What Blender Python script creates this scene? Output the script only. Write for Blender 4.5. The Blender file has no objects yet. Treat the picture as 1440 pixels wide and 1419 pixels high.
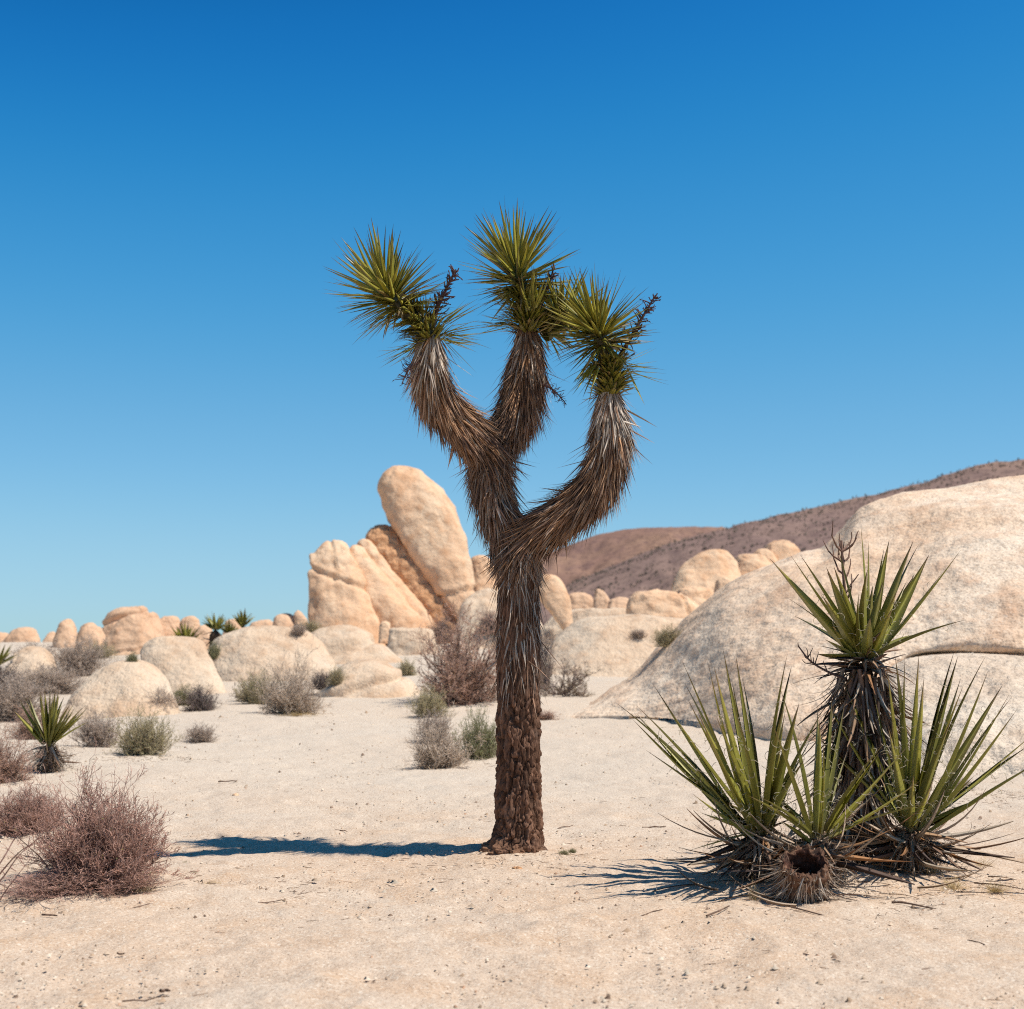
import bpy, math, random
import numpy as np
from mathutils import Vector, Matrix

rng = np.random.default_rng(7)
random.seed(7)
S = bpy.context.scene
COL = S.collection

# ------------------------------------------------------------------ camera
CAM_H = 1.19
LENS, SENSOR = 80.0, 56.0
PW, PH = 1440.0, 1419.0
F = LENS / SENSOR * PW
HORIZON = 905.0
PITCH = math.atan((HORIZON - PH / 2) / F)
cam_d = bpy.data.cameras.new('camera')
cam = bpy.data.objects.new('camera', cam_d)
COL.objects.link(cam)
cam.location = (0, 0, CAM_H)
cam.rotation_euler = (math.pi / 2 + PITCH, 0, 0)
cam_d.lens, cam_d.sensor_width, cam_d.sensor_fit = LENS, SENSOR, 'HORIZONTAL'
cam_d.clip_start, cam_d.clip_end = 0.05, 8000
cam_d.dof.use_dof = True
cam_d.dof.focus_distance = 8.1
cam_d.dof.aperture_fstop = 5.0
S.camera = cam

# ------------------------------------------------------------------ sky, sun
SUN_EL = math.radians(62)
SUN_AZ = math.radians(-15)          # from +X, slightly towards the camera
sdir = Vector((math.cos(SUN_EL) * math.cos(SUN_AZ), math.cos(SUN_EL) * math.sin(SUN_AZ), math.sin(SUN_EL)))
W = bpy.data.worlds.new('World')
S.world = W
W.use_nodes = True
wn = W.node_tree
bg = wn.nodes['Background']
sky = wn.nodes.new('ShaderNodeTexSky')
sky.sky_type = 'NISHITA'
sky.sun_disc = False
sky.sun_elevation = SUN_EL
sky.sun_rotation = math.radians(90) - SUN_AZ
sky.altitude = 1200
sky.air_density = 1.0
sky.dust_density = 0.3
sky.ozone_density = 3.5
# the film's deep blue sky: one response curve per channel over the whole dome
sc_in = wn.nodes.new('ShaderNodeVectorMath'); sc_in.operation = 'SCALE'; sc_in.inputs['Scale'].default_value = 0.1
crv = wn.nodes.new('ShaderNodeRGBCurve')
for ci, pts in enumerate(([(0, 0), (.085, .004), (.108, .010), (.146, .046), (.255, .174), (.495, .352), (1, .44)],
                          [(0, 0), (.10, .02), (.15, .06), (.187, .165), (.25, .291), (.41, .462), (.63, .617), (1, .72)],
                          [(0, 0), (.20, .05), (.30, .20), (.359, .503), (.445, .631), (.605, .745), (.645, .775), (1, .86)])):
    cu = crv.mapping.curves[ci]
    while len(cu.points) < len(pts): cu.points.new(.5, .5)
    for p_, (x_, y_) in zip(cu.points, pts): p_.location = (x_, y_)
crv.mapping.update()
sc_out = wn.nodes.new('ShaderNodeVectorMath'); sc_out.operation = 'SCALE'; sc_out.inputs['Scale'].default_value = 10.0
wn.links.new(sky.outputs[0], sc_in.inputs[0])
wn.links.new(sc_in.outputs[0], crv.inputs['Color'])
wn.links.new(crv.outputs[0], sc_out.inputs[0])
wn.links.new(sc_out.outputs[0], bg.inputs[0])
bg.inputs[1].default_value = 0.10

sun_d = bpy.data.lights.new('sun', 'SUN')
sun_d.energy = 5.0
sun_d.angle = math.radians(0.53)
sun_d.color = (1.0, 0.95, 0.87)
sun = bpy.data.objects.new('sun', sun_d)
sun.rotation_euler = (-sdir).to_track_quat('-Z', 'Y').to_euler()
sun.location = (6, 2, 12)
COL.objects.link(sun)
S.view_settings.view_transform = 'Standard'
S.view_settings.look = 'None'
S.view_settings.exposure = 0.0
S.view_settings.gamma = 1.0
S.view_settings.use_curve_mapping = False
S.cycles.max_bounces = 6
S.cycles.filter_width = 1.1
S.cycles.use_denoising = False

# ------------------------------------------------------------------ noise
def _hash(ix, iy, iz, seed):
    h = (ix.astype(np.uint32) * np.uint32(374761393) + iy.astype(np.uint32) * np.uint32(668265263)
         + iz.astype(np.uint32) * np.uint32(2246822519) + np.uint32((seed * 3266489917) & 0xffffffff))
    h = (h ^ (h >> np.uint32(13))) * np.uint32(1274126177)
    h = (h ^ (h >> np.uint32(16))) * np.uint32(2246822519)
    return h ^ (h >> np.uint32(15))

_G = np.array([[1,1,0],[-1,1,0],[1,-1,0],[-1,-1,0],[1,0,1],[-1,0,1],[1,0,-1],[-1,0,-1],[0,1,1],[0,-1,1],[0,1,-1],[0,-1,-1],[1,1,0],[-1,1,0],[0,-1,1],[0,-1,-1]], float)

def perlin(P, seed=0):
    P = np.asarray(P, float)
    I = np.floor(P).astype(np.int64)
    f = P - I
    u = f * f * f * (f * (f * 6 - 15) + 10)
    out = np.zeros(len(P))
    for dx in (0, 1):
        for dy in (0, 1):
            for dz in (0, 1):
                g = _G[_hash(I[:, 0] + dx, I[:, 1] + dy, I[:, 2] + dz, seed) & np.uint32(15)]
                d = g[:, 0] * (f[:, 0] - dx) + g[:, 1] * (f[:, 1] - dy) + g[:, 2] * (f[:, 2] - dz)
                w = (u[:, 0] if dx else 1 - u[:, 0]) * (u[:, 1] if dy else 1 - u[:, 1]) * (u[:, 2] if dz else 1 - u[:, 2])
                out += w * d
    return out

def fbm(P, octs=4, seed=0, gain=0.5, ridged=False):
    a, s, out = 1.0, 1.0, 0
    for o in range(octs):
        n = perlin(P * s, seed + o)
        if ridged:
            n = 0.5 - np.abs(n) * 1.6
        out = out + a * n
        a *= gain
        s *= 2.03
    return out

def sstep(a, b, x):
    t = np.clip((x - a) / (b - a), 0, 1)
    return t * t * (3 - 2 * t)

# ------------------------------------------------------------------ ground height and pixel helpers
def gz(x, y):
    x = np.asarray(x, float); y = np.asarray(y, float)
    d = np.sqrt(x * x * 0.25 + np.maximum(y, 0) ** 2)
    r = np.where(d < 9, 0, np.where(d < 11, 0.005 * (d - 9) ** 2, 0.02 + 0.02 * (d - 11)))
    r = np.where(d < 20, r, 0.2 + 0.042 * (d - 20))
    r = np.minimum(r, 1.2)
    far = np.sqrt(x * x + y * y)
    r = r - 0.06 * np.clip(far - 50, 0, 300)
    m = 0.05 * np.exp(-(((x - 0.04) / 0.55) ** 2 + ((y - 8.36) / 0.55) ** 2))      # sand heaped round the tree
    m = m + 0.07 * np.exp(-(((x - 1.75) / 0.8) ** 2 + ((y - 7.5) / 0.6) ** 2))
    m = m + 0.06 * np.exp(-(((x + 2.15) / 0.55) ** 2 + ((y - 7.4) / 0.5) ** 2))
    und = 0.05 * np.sin(x * 0.9 + 0.4 * y) * np.sin(y * 0.53 + 1.0) * sstep(9, 14, d)
    return r + m + und

def ray(px, py):
    xc, yc = (px - PW / 2) / F, -(py - PH / 2) / F
    c, s = math.cos(PITCH), math.sin(PITCH)
    return np.array([xc, c - yc * s, s + yc * c])

def P(px, py, d):
    r = ray(px, py)
    t = d / r[1]
    return np.array([r[0] * t, d, CAM_H + r[2] * t])

def G(px, py):
    r = ray(px, py)
    lo, hi = 1.0, 200.0
    y = np.arange(2, 70, 0.02)
    t = y / r[1]
    z = gz(r[0] * t, y)
    hit = np.nonzero(CAM_H + r[2] * t <= z)[0]
    if len(hit) == 0: return P(px, py, 60)
    k = hit[0]
    return np.array([r[0] * t[k], y[k], z[k]])

def pxm(d):            # metres per photo pixel at depth d
    return d / F

# ------------------------------------------------------------------ mesh helpers
ORG = {}
def mesh_from(name, V, Fc, mat=None, smooth=False, col=None):
    V = np.asarray(V, np.float32); Fc = np.asarray(Fc, np.int32)
    me = bpy.data.meshes.new(name)
    n, k = Fc.shape
    me.vertices.add(len(V)); me.vertices.foreach_set('co', V.ravel())
    me.loops.add(n * k); me.loops.foreach_set('vertex_index', Fc.ravel())
    me.polygons.add(n)
    me.polygons.foreach_set('loop_start', np.arange(0, n * k, k, dtype=np.int32))
    if smooth:
        me.polygons.foreach_set('use_smooth', np.ones(n, bool))
    if col is not None:
        a = me.color_attributes.new('Col', 'FLOAT_COLOR', 'POINT')
        c = np.ones((len(V), 4), np.float32); c[:, :3] = col
        a.data.foreach_set('color', c.ravel())
    me.update(calc_edges=True)
    if mat: me.materials.append(mat)
    return me

def link(name, data, org=(0, 0, 0), parent=None, label=None, cat=None, group=None, kind=None):
    o = bpy.data.objects.new(name, data)
    COL.objects.link(o)
    org = np.asarray(org, float)
    ORG[o.name] = org
    if parent is not None:
        o.parent = parent
        o.location = org - ORG[parent.name]
    else:
        o.location = org
    if label: o['label'] = label
    if cat: o['category'] = cat
    if group: o['group'] = group
    if kind: o['kind'] = kind
    return o

def mobj(name, V, Fc, mat, org=(0, 0, 0), smooth=False, col=None, **kw):
    V = np.asarray(V, float) - np.asarray(org, float)
    return link(name, mesh_from(name, V, Fc, mat, smooth, col), org, **kw)

def unit(v):
    v = np.asarray(v, float)
    return v / np.maximum(np.linalg.norm(v, axis=-1, keepdims=True), 1e-9)

def spline(pts, n):
    pts = np.asarray(pts, float)
    m = len(pts)
    ext = np.vstack([2 * pts[0] - pts[1], pts, 2 * pts[-1] - pts[-2]])
    t = np.linspace(0, m - 1 - 1e-6, n)
    i = t.astype(int); f = (t - i)[:, None]
    p0, p1, p2, p3 = ext[i], ext[i + 1], ext[i + 2], ext[i + 3]
    return 0.5 * (2 * p1 + (p2 - p0) * f + (2 * p0 - 5 * p1 + 4 * p2 - p3) * f ** 2 + (3 * p1 - p0 - 3 * p2 + p3) * f ** 3)

def frames(path):
    T = unit(np.gradient(path, axis=0))
    N = np.zeros_like(T)
    ref = np.array([1.0, 0, 0]) if abs(T[0][0]) < 0.9 else np.array([0, 1.0, 0])
    n = unit(ref - T[0] * ref.dot(T[0]))
    for i in range(len(T)):
        n = unit(n - T[i] * n.dot(T[i]))
        N[i] = n
    B = np.cross(T, N)
    return T, N, B

def grid_faces(nr, ns, wrap=True):
    i, j = np.meshgrid(np.arange(nr - 1), np.arange(ns if wrap else ns - 1), indexing='ij')
    j2 = (j + 1) % ns
    return np.stack([i * ns + j, i * ns + j2, (i + 1) * ns + j2, (i + 1) * ns + j], -1).reshape(-1, 4)

def tube(path, radii, ns):
    T, N, B = frames(path)
    a = np.linspace(0, 2 * math.pi, ns, endpoint=False)
    V = path[:, None, :] + radii[:, None, None] * (np.cos(a)[None, :, None] * N[:, None, :] + np.sin(a)[None, :, None] * B[:, None, :])
    return V.reshape(-1, 3), grid_faces(len(path), ns)

def vnormals(V, Fc):
    n = np.cross(V[Fc[:, 2]] - V[Fc[:, 0]], V[Fc[:, 3]] - V[Fc[:, 1]])
    N = np.zeros_like(V)
    for k in range(4):
        np.add.at(N, Fc[:, k], n)
    return unit(N)

def seg_mesh(P0, P1, R0, R1, C, ns=3):
    """independent tapered sticks"""
    n = len(P0)
    Z = unit(P1 - P0)
    ref = np.where(np.abs(Z[:, 2:3]) > 0.9, np.array([[1.0, 0, 0]]), np.array([[0, 0, 1.0]]))
    X = unit(np.cross(ref, Z)); Y = np.cross(Z, X)
    a = np.linspace(0, 2 * math.pi, ns, endpoint=False)
    ring = np.cos(a)[None, :, None] * X[:, None, :] + np.sin(a)[None, :, None] * Y[:, None, :]
    A = P0[:, None, :] + ring * np.asarray(R0)[:, None, None]
    Bq = P1[:, None, :] + ring * np.asarray(R1)[:, None, None]
    V = np.concatenate([A, Bq], 1).reshape(-1, 3)
    base = (np.arange(n) * 2 * ns)[:, None]
    fs = []
    for k in range(ns):
        k2 = (k + 1) % ns
        fs.append(np.concatenate([base + k, base + k2, base + ns + k2, base + ns + k], 1))
    Fc = np.stack(fs, 1).reshape(-1, 4)
    return V, Fc, np.repeat(C, 2 * ns, 0)

# ------------------------------------------------------------------ materials
def new_mat(name):
    m = bpy.data.materials.new(name)
    m.use_nodes = True
    nt = m.node_tree
    b = nt.nodes['Principled BSDF']
    b.inputs['Specular IOR Level'].default_value = 0.2
    return m, nt, b

def N_(nt, typ, **ins):
    n = nt.nodes.new(typ)
    for k, v in ins.items():
        n.inputs[k.replace('_', ' ')].default_value = v
    return n

def noise_node(nt, vec, scale, detail=4, rough=0.55):
    n = N_(nt, 'ShaderNodeTexNoise', Scale=scale, Detail=detail, Roughness=rough)
    nt.links.new(vec, n.inputs['Vector'])
    return n.outputs['Fac']

def ramp(nt, fac, stops):
    r = nt.nodes.new('ShaderNodeValToRGB')
    el = r.color_ramp.elements
    while len(el) < len(stops): el.new(0.5)
    for e, (p, c) in zip(el, stops):
        e.position = p
        e.color = (*c, 1) if len(c) == 3 else c
    nt.links.new(fac, r.inputs[0])
    return r.outputs[0]

def mixc(nt, fac, a, b, mode='MIX'):
    m = nt.nodes.new('ShaderNodeMix')
    m.data_type = 'RGBA'; m.blend_type = mode
    for s, v in ((0, fac), (6, a), (7, b)):
        if hasattr(v, 'links'): nt.links.new(v, m.inputs[s])
        elif s == 0: m.inputs[0].default_value = v
        else: m.inputs[s].default_value = (*v, 1)
    return m.outputs[2]

def bump(nt, b, pairs):
    prev = None
    for h, st, dist in pairs:
        n = N_(nt, 'ShaderNodeBump', Strength=st, Distance=dist)
        nt.links.new(h, n.inputs['Height'])
        if prev: nt.links.new(prev, n.inputs['Normal'])
        prev = n.outputs[0]
    nt.links.new(prev, b.inputs['Normal'])

def granite(name, pale, warm, dark, grain=60.0, speck=0.5, bstr=0.5, patch=0.9):
    m, nt, b = new_mat(name)
    tc = nt.nodes.new('ShaderNodeTexCoord').outputs['Object']
    big = noise_node(nt, tc, patch, 5, 0.6)
    mid = noise_node(nt, tc, patch * 5.3, 4, 0.6)
    c = mixc(nt, ramp(nt, big, [(0.38, (0, 0, 0)), (0.66, (1, 1, 1))]), pale, warm)
    c = mixc(nt, ramp(nt, mid, [(0.48, (0, 0, 0)), (0.74, (.75, .75, .75))]), c, dark)
    mp_ = nt.nodes.new('ShaderNodeMapping'); mp_.inputs['Scale'].default_value = (1, 1, .35); nt.links.new(tc, mp_.inputs[0])
    stain = noise_node(nt, mp_.outputs[0], patch * 2.1, 5, 0.65)
    c = mixc(nt, ramp(nt, stain, [(0.55, (0, 0, 0)), (0.72, (.55, .55, .55))]), c, tuple(v * k_ for v, k_ in zip(dark, (.85, .78, .72))))
    sp = noise_node(nt, tc, grain, 2, 0.7)
    c = mixc(nt, ramp(nt, sp, [(0.36, (speck, speck, speck)), (0.5, (0, 0, 0))]), c, tuple(v * 0.42 for v in dark))
    sp3 = noise_node(nt, tc, grain * 0.42, 3, 0.7)
    c = mixc(nt, ramp(nt, sp3, [(0.33, (speck * .8,) * 3), (0.42, (0, 0, 0))]), c, tuple(v * 0.5 for v in dark))
    sp2 = noise_node(nt, tc, grain * 0.7, 2, 0.6)
    c = mixc(nt, ramp(nt, sp2, [(0.58, (0, 0, 0)), (0.72, (speck * .7,) * 3)]), c, (0.86, 0.76, 0.64))
    nt.links.new(c, b.inputs['Base Color'])
    b.inputs['Roughness'].default_value = 0.95
    b.inputs['Specular IOR Level'].default_value = 0.1
    bump(nt, b, [(mid, 0.6, 0.16), (noise_node(nt, tc, grain * 0.2, 6, 0.7), min(bstr * 1.5, 1), 0.06), (sp, bstr, 0.014)])
    return m

M_rock_or = granite('granite_orange', (0.80, 0.565, 0.37), (0.77, 0.45, 0.255), (0.62, 0.32, 0.16), 22, 0.22, 0.35, 0.5)
M_rock_pale = granite('granite_pale', (0.72, 0.565, 0.41), (0.70, 0.485, 0.315), (0.57, 0.37, 0.23), 26, 0.25, 0.35, 0.6)
M_rock_far = granite('granite_far', (0.72, 0.485, 0.315), (0.68, 0.385, 0.22), (0.50, 0.27, 0.15), 14, 0.2, 0.3, 0.4)
M_rock_dome = granite('granite_coarse', (0.85, 0.685, 0.515), (0.83, 0.585, 0.39), (0.68, 0.43, 0.275), 30, 0.5, 0.3, 0.55)
M_rock_brown = granite('granite_brown', (0.74, 0.42, 0.225), (0.66, 0.34, 0.165), (0.46, 0.21, 0.095), 14, 0.2, 0.8, 0.9)
M_stone_grey = granite('stone_grey', (0.2, 0.19, 0.19), (0.26, 0.24, 0.22), (0.12, 0.11, 0.11), 90, 0.4, 0.5, 6)

def sand_mat():
    m, nt, b = new_mat('sand')
    tc = nt.nodes.new('ShaderNodeTexCoord').outputs['Object']
    big = noise_node(nt, tc, 0.45, 5, 0.62)
    mid = noise_node(nt, tc, 2.6, 5, 0.65)
    c = mixc(nt, ramp(nt, big, [(0.36, (0, 0, 0)), (0.66, (1, 1, 1))]), (0.63, 0.50, 0.38), (0.63, 0.45, 0.31))
    c = mixc(nt, ramp(nt, mid, [(0.47, (0, 0, 0)), (0.70, (.65, .65, .65))]), c, (0.57, 0.37, 0.225))
    sx = nt.nodes.new('ShaderNodeSeparateXYZ'); nt.links.new(tc, sx.inputs[0])
    mr = N_(nt, 'ShaderNodeMapRange'); mr.inputs['From Min'].default_value = 8.0; mr.inputs['From Max'].default_value = 13.0
    nt.links.new(sx.outputs[1], mr.inputs['Value'])
    c = mixc(nt, mr.outputs[0], c, mixc(nt, 0.7, c, (0.63, 0.545, 0.44)))      # bleached sand of the flat beyond the tree
    g = noise_node(nt, tc, 95, 3, 0.75)
    c = mixc(nt, ramp(nt, g, [(0.34, (.9, .9, .9)), (0.49, (0, 0, 0))]), c, (0.34, 0.23, 0.155))
    g2 = noise_node(nt, tc, 70, 2, 0.7)
    c = mixc(nt, ramp(nt, g2, [(0.53, (0, 0, 0)), (0.68, (.75, .75, .75))]), c, (0.80, 0.68, 0.54))
    v = N_(nt, 'ShaderNodeTexVoronoi', Scale=38.0)
    nt.links.new(tc, v.inputs['Vector'])
    spot = ramp(nt, v.outputs['Distance'], [(0.10, (1, 1, 1)), (0.2, (0, 0, 0))])
    sel = ramp(nt, v.outputs['Color'], [(0.62, (0, 0, 0)), (0.66, (.7, .7, .7))])
    c = mixc(nt, mixc(nt, 1.0, spot, sel, 'MULTIPLY'), c, (0.30, 0.19, 0.12))
    nt.links.new(c, b.inputs['Base Color'])
    b.inputs['Roughness'].default_value = 1.0
    b.inputs['Specular IOR Level'].default_value = 0.05
    bump(nt, b, [(mid, 0.25, 0.05), (noise_node(nt, tc, 22, 5, 0.7), 0.55, 0.02), (g, 0.6, 0.006)])
    return m
M_sand = sand_mat()

def vcol_mat(name, rough=0.7, trans=0.0, noise_scale=40.0, spec=0.25, var=0.35):
    m, nt, b = new_mat(name)
    at = nt.nodes.new('ShaderNodeVertexColor'); at.layer_name = 'Col'
    tc = nt.nodes.new('ShaderNodeTexCoord').outputs['Object']
    n = noise_node(nt, tc, noise_scale, 3)
    c = mixc(nt, 1.0, at.outputs[0], ramp(nt, n, [(0.25, (1 - var,) * 3), (0.75, (1 + var * .6,) * 3)]), 'MULTIPLY')
    nt.links.new(c, b.inputs['Base Color'])
    b.inputs['Roughness'].default_value = rough
    b.inputs['Specular IOR Level'].default_value = spec
    if trans > 0:
        tr = nt.nodes.new('ShaderNodeBsdfTranslucent')
        nt.links.new(mixc(nt, 1.0, c, (1.25, 1.3, 0.6), 'MULTIPLY'), tr.inputs[0])
        mx = nt.nodes.new('ShaderNodeMixShader')
        mx.inputs[0].default_value = trans
        nt.links.new(b.outputs[0], mx.inputs[1]); nt.links.new(tr.outputs[0], mx.inputs[2])
        nt.links.new(mx.outputs[0], nt.nodes['Material Output'].inputs[0])
    return m
M_leaf = vcol_mat('green_leaf', 0.38, 0.33, 9.0, 0.5, 0.25)
M_dead = vcol_mat('dead_leaf', 0.8, 0.06, 14.0, 0.2, 0.3)
M_twig = vcol_mat('twig', 0.9, 0.0, 6.0, 0.1, 0.25)
M_fibre = vcol_mat('fibre', 0.6, 0.15, 20.0, 0.3, 0.1)

def bark_mat():
    m, nt, b = new_mat('bark')
    at = nt.nodes.new('ShaderNodeVertexColor'); at.layer_name = 'Col'
    tc = nt.nodes.new('ShaderNodeTexCoord').outputs['Object']
    mp = nt.nodes.new('ShaderNodeMapping'); mp.inputs['Scale'].default_value = (1, 1, 0.28)
    nt.links.new(tc, mp.inputs[0])
    f = noise_node(nt, mp.outputs[0], 70, 5, 0.7)
    g = noise_node(nt, tc, 9, 4, 0.6)
    c = mixc(nt, 1.0, at.outputs[0], ramp(nt, f, [(0.3, (.55, .5, .48)), (0.7, (1.35, 1.3, 1.25))]), 'MULTIPLY')
    c = mixc(nt, ramp(nt, g, [(0.55, (0, 0, 0)), (0.75, (.5, .5, .5))]), c, (0.17, 0.125, 0.10))
    nt.links.new(c, b.inputs['Base Color'])
    b.inputs['Roughness'].default_value = 0.95
    b.inputs['Specular IOR Level'].default_value = 0.1
    bump(nt, b, [(f, 0.8, 0.008)])
    return m
M_bark = bark_mat()

def hill_mat(name, a, c2, dark):
    m, nt, b = new_mat(name)
    tc = nt.nodes.new('ShaderNodeTexCoord').outputs['Object']
    big = noise_node(nt, tc, 0.011, 5, 0.6)
    c = mixc(nt, ramp(nt, big, [(0.4, (0, 0, 0)), (0.62, (1, 1, 1))]), a, c2)
    fine = noise_node(nt, tc, 0.16, 4, 0.7)
    c = mixc(nt, ramp(nt, fine, [(0.48, (0, 0, 0)), (0.68, (.75, .75, .75))]), c, dark)
    fine2 = noise_node(nt, tc, 0.5, 3, 0.7)
    c = mixc(nt, ramp(nt, fine2, [(0.55, (0, 0, 0)), (0.66, (.8, .8, .8))]), c, tuple(v * .6 for v in dark))
    nt.links.new(c, b.inputs['Base Color'])
    b.inputs['Roughness'].default_value = 1.0
    b.inputs['Specular IOR Level'].default_value = 0.0
    bump(nt, b, [(noise_node(nt, tc, 0.06, 5, 0.6), 0.5, 4.0)])
    return m
M_hill_far = hill_mat('hill_red', (0.28, 0.165, 0.125), (0.34, 0.21, 0.14), (0.18, 0.11, 0.10))
M_hill_near = hill_mat('hill_mauve', (0.27, 0.18, 0.15), (0.31, 0.205, 0.155), (0.17, 0.112, 0.102))

# ------------------------------------------------------------------ ground sheet
def build_ground():
    front = np.linspace(math.radians(52), math.radians(128), 520)
    rest = np.linspace(math.radians(128), math.radians(412), 70)[1:-1]
    ang = np.concatenate([front, rest])
    r = np.concatenate([[0.02, 0.8, 2.0, 3.0], np.geomspace(3.8, 45, 560), np.geomspace(46.5, 4500, 40)])
    A, R = np.meshgrid(ang, r)
    x = (R * np.cos(A)).ravel(); y = (R * np.sin(A)).ravel()
    z = gz(x, y)
    q = np.stack([x, y, np.zeros_like(x)], 1)
    fade = 1 - sstep(14, 40, R.ravel())
    z = z + 0.030 * fbm(q * 0.9, 3, 3) * fade + 0.016 * fbm(q * 3.6, 4, 11, 0.6) * fade + 0.006 * fbm(q * 13.0, 3, 23, 0.6) * fade
    # scuffed footprints
    pr = np.random.default_rng(3)
    for k in range(70):
        cx, cy, a, s = pr.uniform(-2.4, 2.6), pr.uniform(4.6, 13), pr.uniform(0, 3.14), pr.uniform(.07, .13)
        m = (np.abs(x - cx) < .5) & (np.abs(y - cy) < .5)
        dx, dy = x[m] - cx, y[m] - cy
        u = (dx * math.cos(a) + dy * math.sin(a)) / (s * 1.6); v = (-dx * math.sin(a) + dy * math.cos(a)) / s
        e = u * u + v * v
        z[m] += pr.uniform(.006, .014) * (-np.exp(-e * 1.2) + 0.8 * np.exp(-(np.sqrt(e) - 1.5) ** 2 * 5))
    V = np.stack([x, y, z], 1)
    mobj('ground', V, grid_faces(len(r), len(ang)), M_sand, smooth=True, kind='structure')
build_ground()

# ------------------------------------------------------------------ hills
def build_hill(name, sky_pts, d_foot, d_top, mat, seed, amp):
    sp = np.array(sky_pts, float)
    px = np.linspace(sp[0, 0], sp[-1, 0], 260)
    sy = np.interp(px, sp[:, 0], sp[:, 1])
    k = np.ones(9) / 9
    sy = np.convolve(np.pad(sy, 4, 'edge'), k, 'valid')
    v = np.concatenate([np.linspace(0, 1, 70), np.linspace(1.03, 2, 16)])
    top = np.array([P(a_, b_, d_top) for a_, b_ in zip(px, sy)])
    zb = float(gz(0, 300)) - 2
    Vs = []
    for vv in v:
        if vv <= 1:
            d = d_foot + (d_top - d_foot) * vv
            z = zb + (top[:, 2] - zb) * (vv ** 1.15)
        else:
            d = d_top + (vv - 1) * 250
            z = top[:, 2] + (zb - top[:, 2]) * (vv - 1) ** 1.3
        Vs.append(np.stack([top[:, 0] / d_top * d, np.full(len(px), d), z], 1))
    V = np.array(Vs).reshape(-1, 3)
    w = np.repeat(np.clip(np.minimum(v * 3, 1), 0, 1), len(px)) * (1 - 0.9 * np.repeat(np.exp(-((v - 1) / .08) ** 2), len(px)))
    V[:, 2] += amp * w * fbm(V * 0.012 * np.array([1, 1, .3]), 5, seed, 0.55, True)
    V[:, 2] += 0.5 * fbm(V * 0.15, 3, seed + 9)
    org = V[len(px) // 2].copy()
    o = mobj(name, V, grid_faces(len(v), len(px), False), mat, org, smooth=True, kind='structure')
    return V, len(px), len(v), px
far_sky = [(200, 960), (430, 905), (560, 872), (690, 815), (765, 783), (800, 767), (850, 751), (900, 742), (960, 741), (1020, 743), (1120, 765), (1300, 800)]
near_sky = [(640, 900), (740, 850), (800, 822), (850, 800), (900, 780), (950, 762), (1020, 744), (1100, 723), (1200, 701), (1280, 685), (1340, 665), (1380, 653), (1440, 648), (1600, 640), (1800, 660), (2100, 700)]
build_hill('hill', far_sky, 380, 760, M_hill_far, 5, 9)
hv, hn, hr, hpx = build_hill('hill', near_sky, 220, 480, M_hill_near, 31, 5)

def hill_scrub():
    r = np.random.default_rng(12)
    n = 9000
    grid = hv.reshape(hr, hn, 3)
    i = np.concatenate([r.uniform(8, 69, n - 900), r.uniform(66, 70, 900)]); j = r.uniform(0, hn - 2, n)
    p = grid[i.astype(int), j.astype(int)] * (1 - (j % 1))[:, None] + grid[i.astype(int), j.astype(int) + 1] * (j % 1)[:, None]
    h = r.uniform(0.25, 0.8, n); w = h * r.uniform(.3, .75, n)
    tall = r.random(n) < .12
    h[tall] *= 1.6; w[tall] *= .5
    base = np.array([[1, 0, .25], [0, 1, .25], [-1, 0, .25], [0, -1, .25], [.25, .1, 1], [-.1, .2, .9], [-.15, -.25, 1], [.1, -.2, .8]])
    fc = np.array([[0, 1, 5, 4], [1, 2, 6, 5], [2, 3, 7, 6], [3, 0, 4, 7], [4, 5, 6, 7]])
    V = (base[None] * np.stack([w, w, h], 1)[:, None, :] * r.uniform(.7, 1.3, (n, 8, 1)) + p[:, None, :]).reshape(-1, 3)
    Fc = (fc[None] + (np.arange(n) * 8)[:, None, None]).reshape(-1, 4)
    c = np.repeat(np.array([0.12, 0.095, 0.075]) * r.uniform(.5, 1.3, (n, 1)), 8, 0)
    mobj('hill_scrub', V, Fc, M_twig, p[0], col=c, kind='stuff', label='dark sparse scrub dotted over the mauve hillside', cat='scrub')
hill_scrub()

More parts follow.
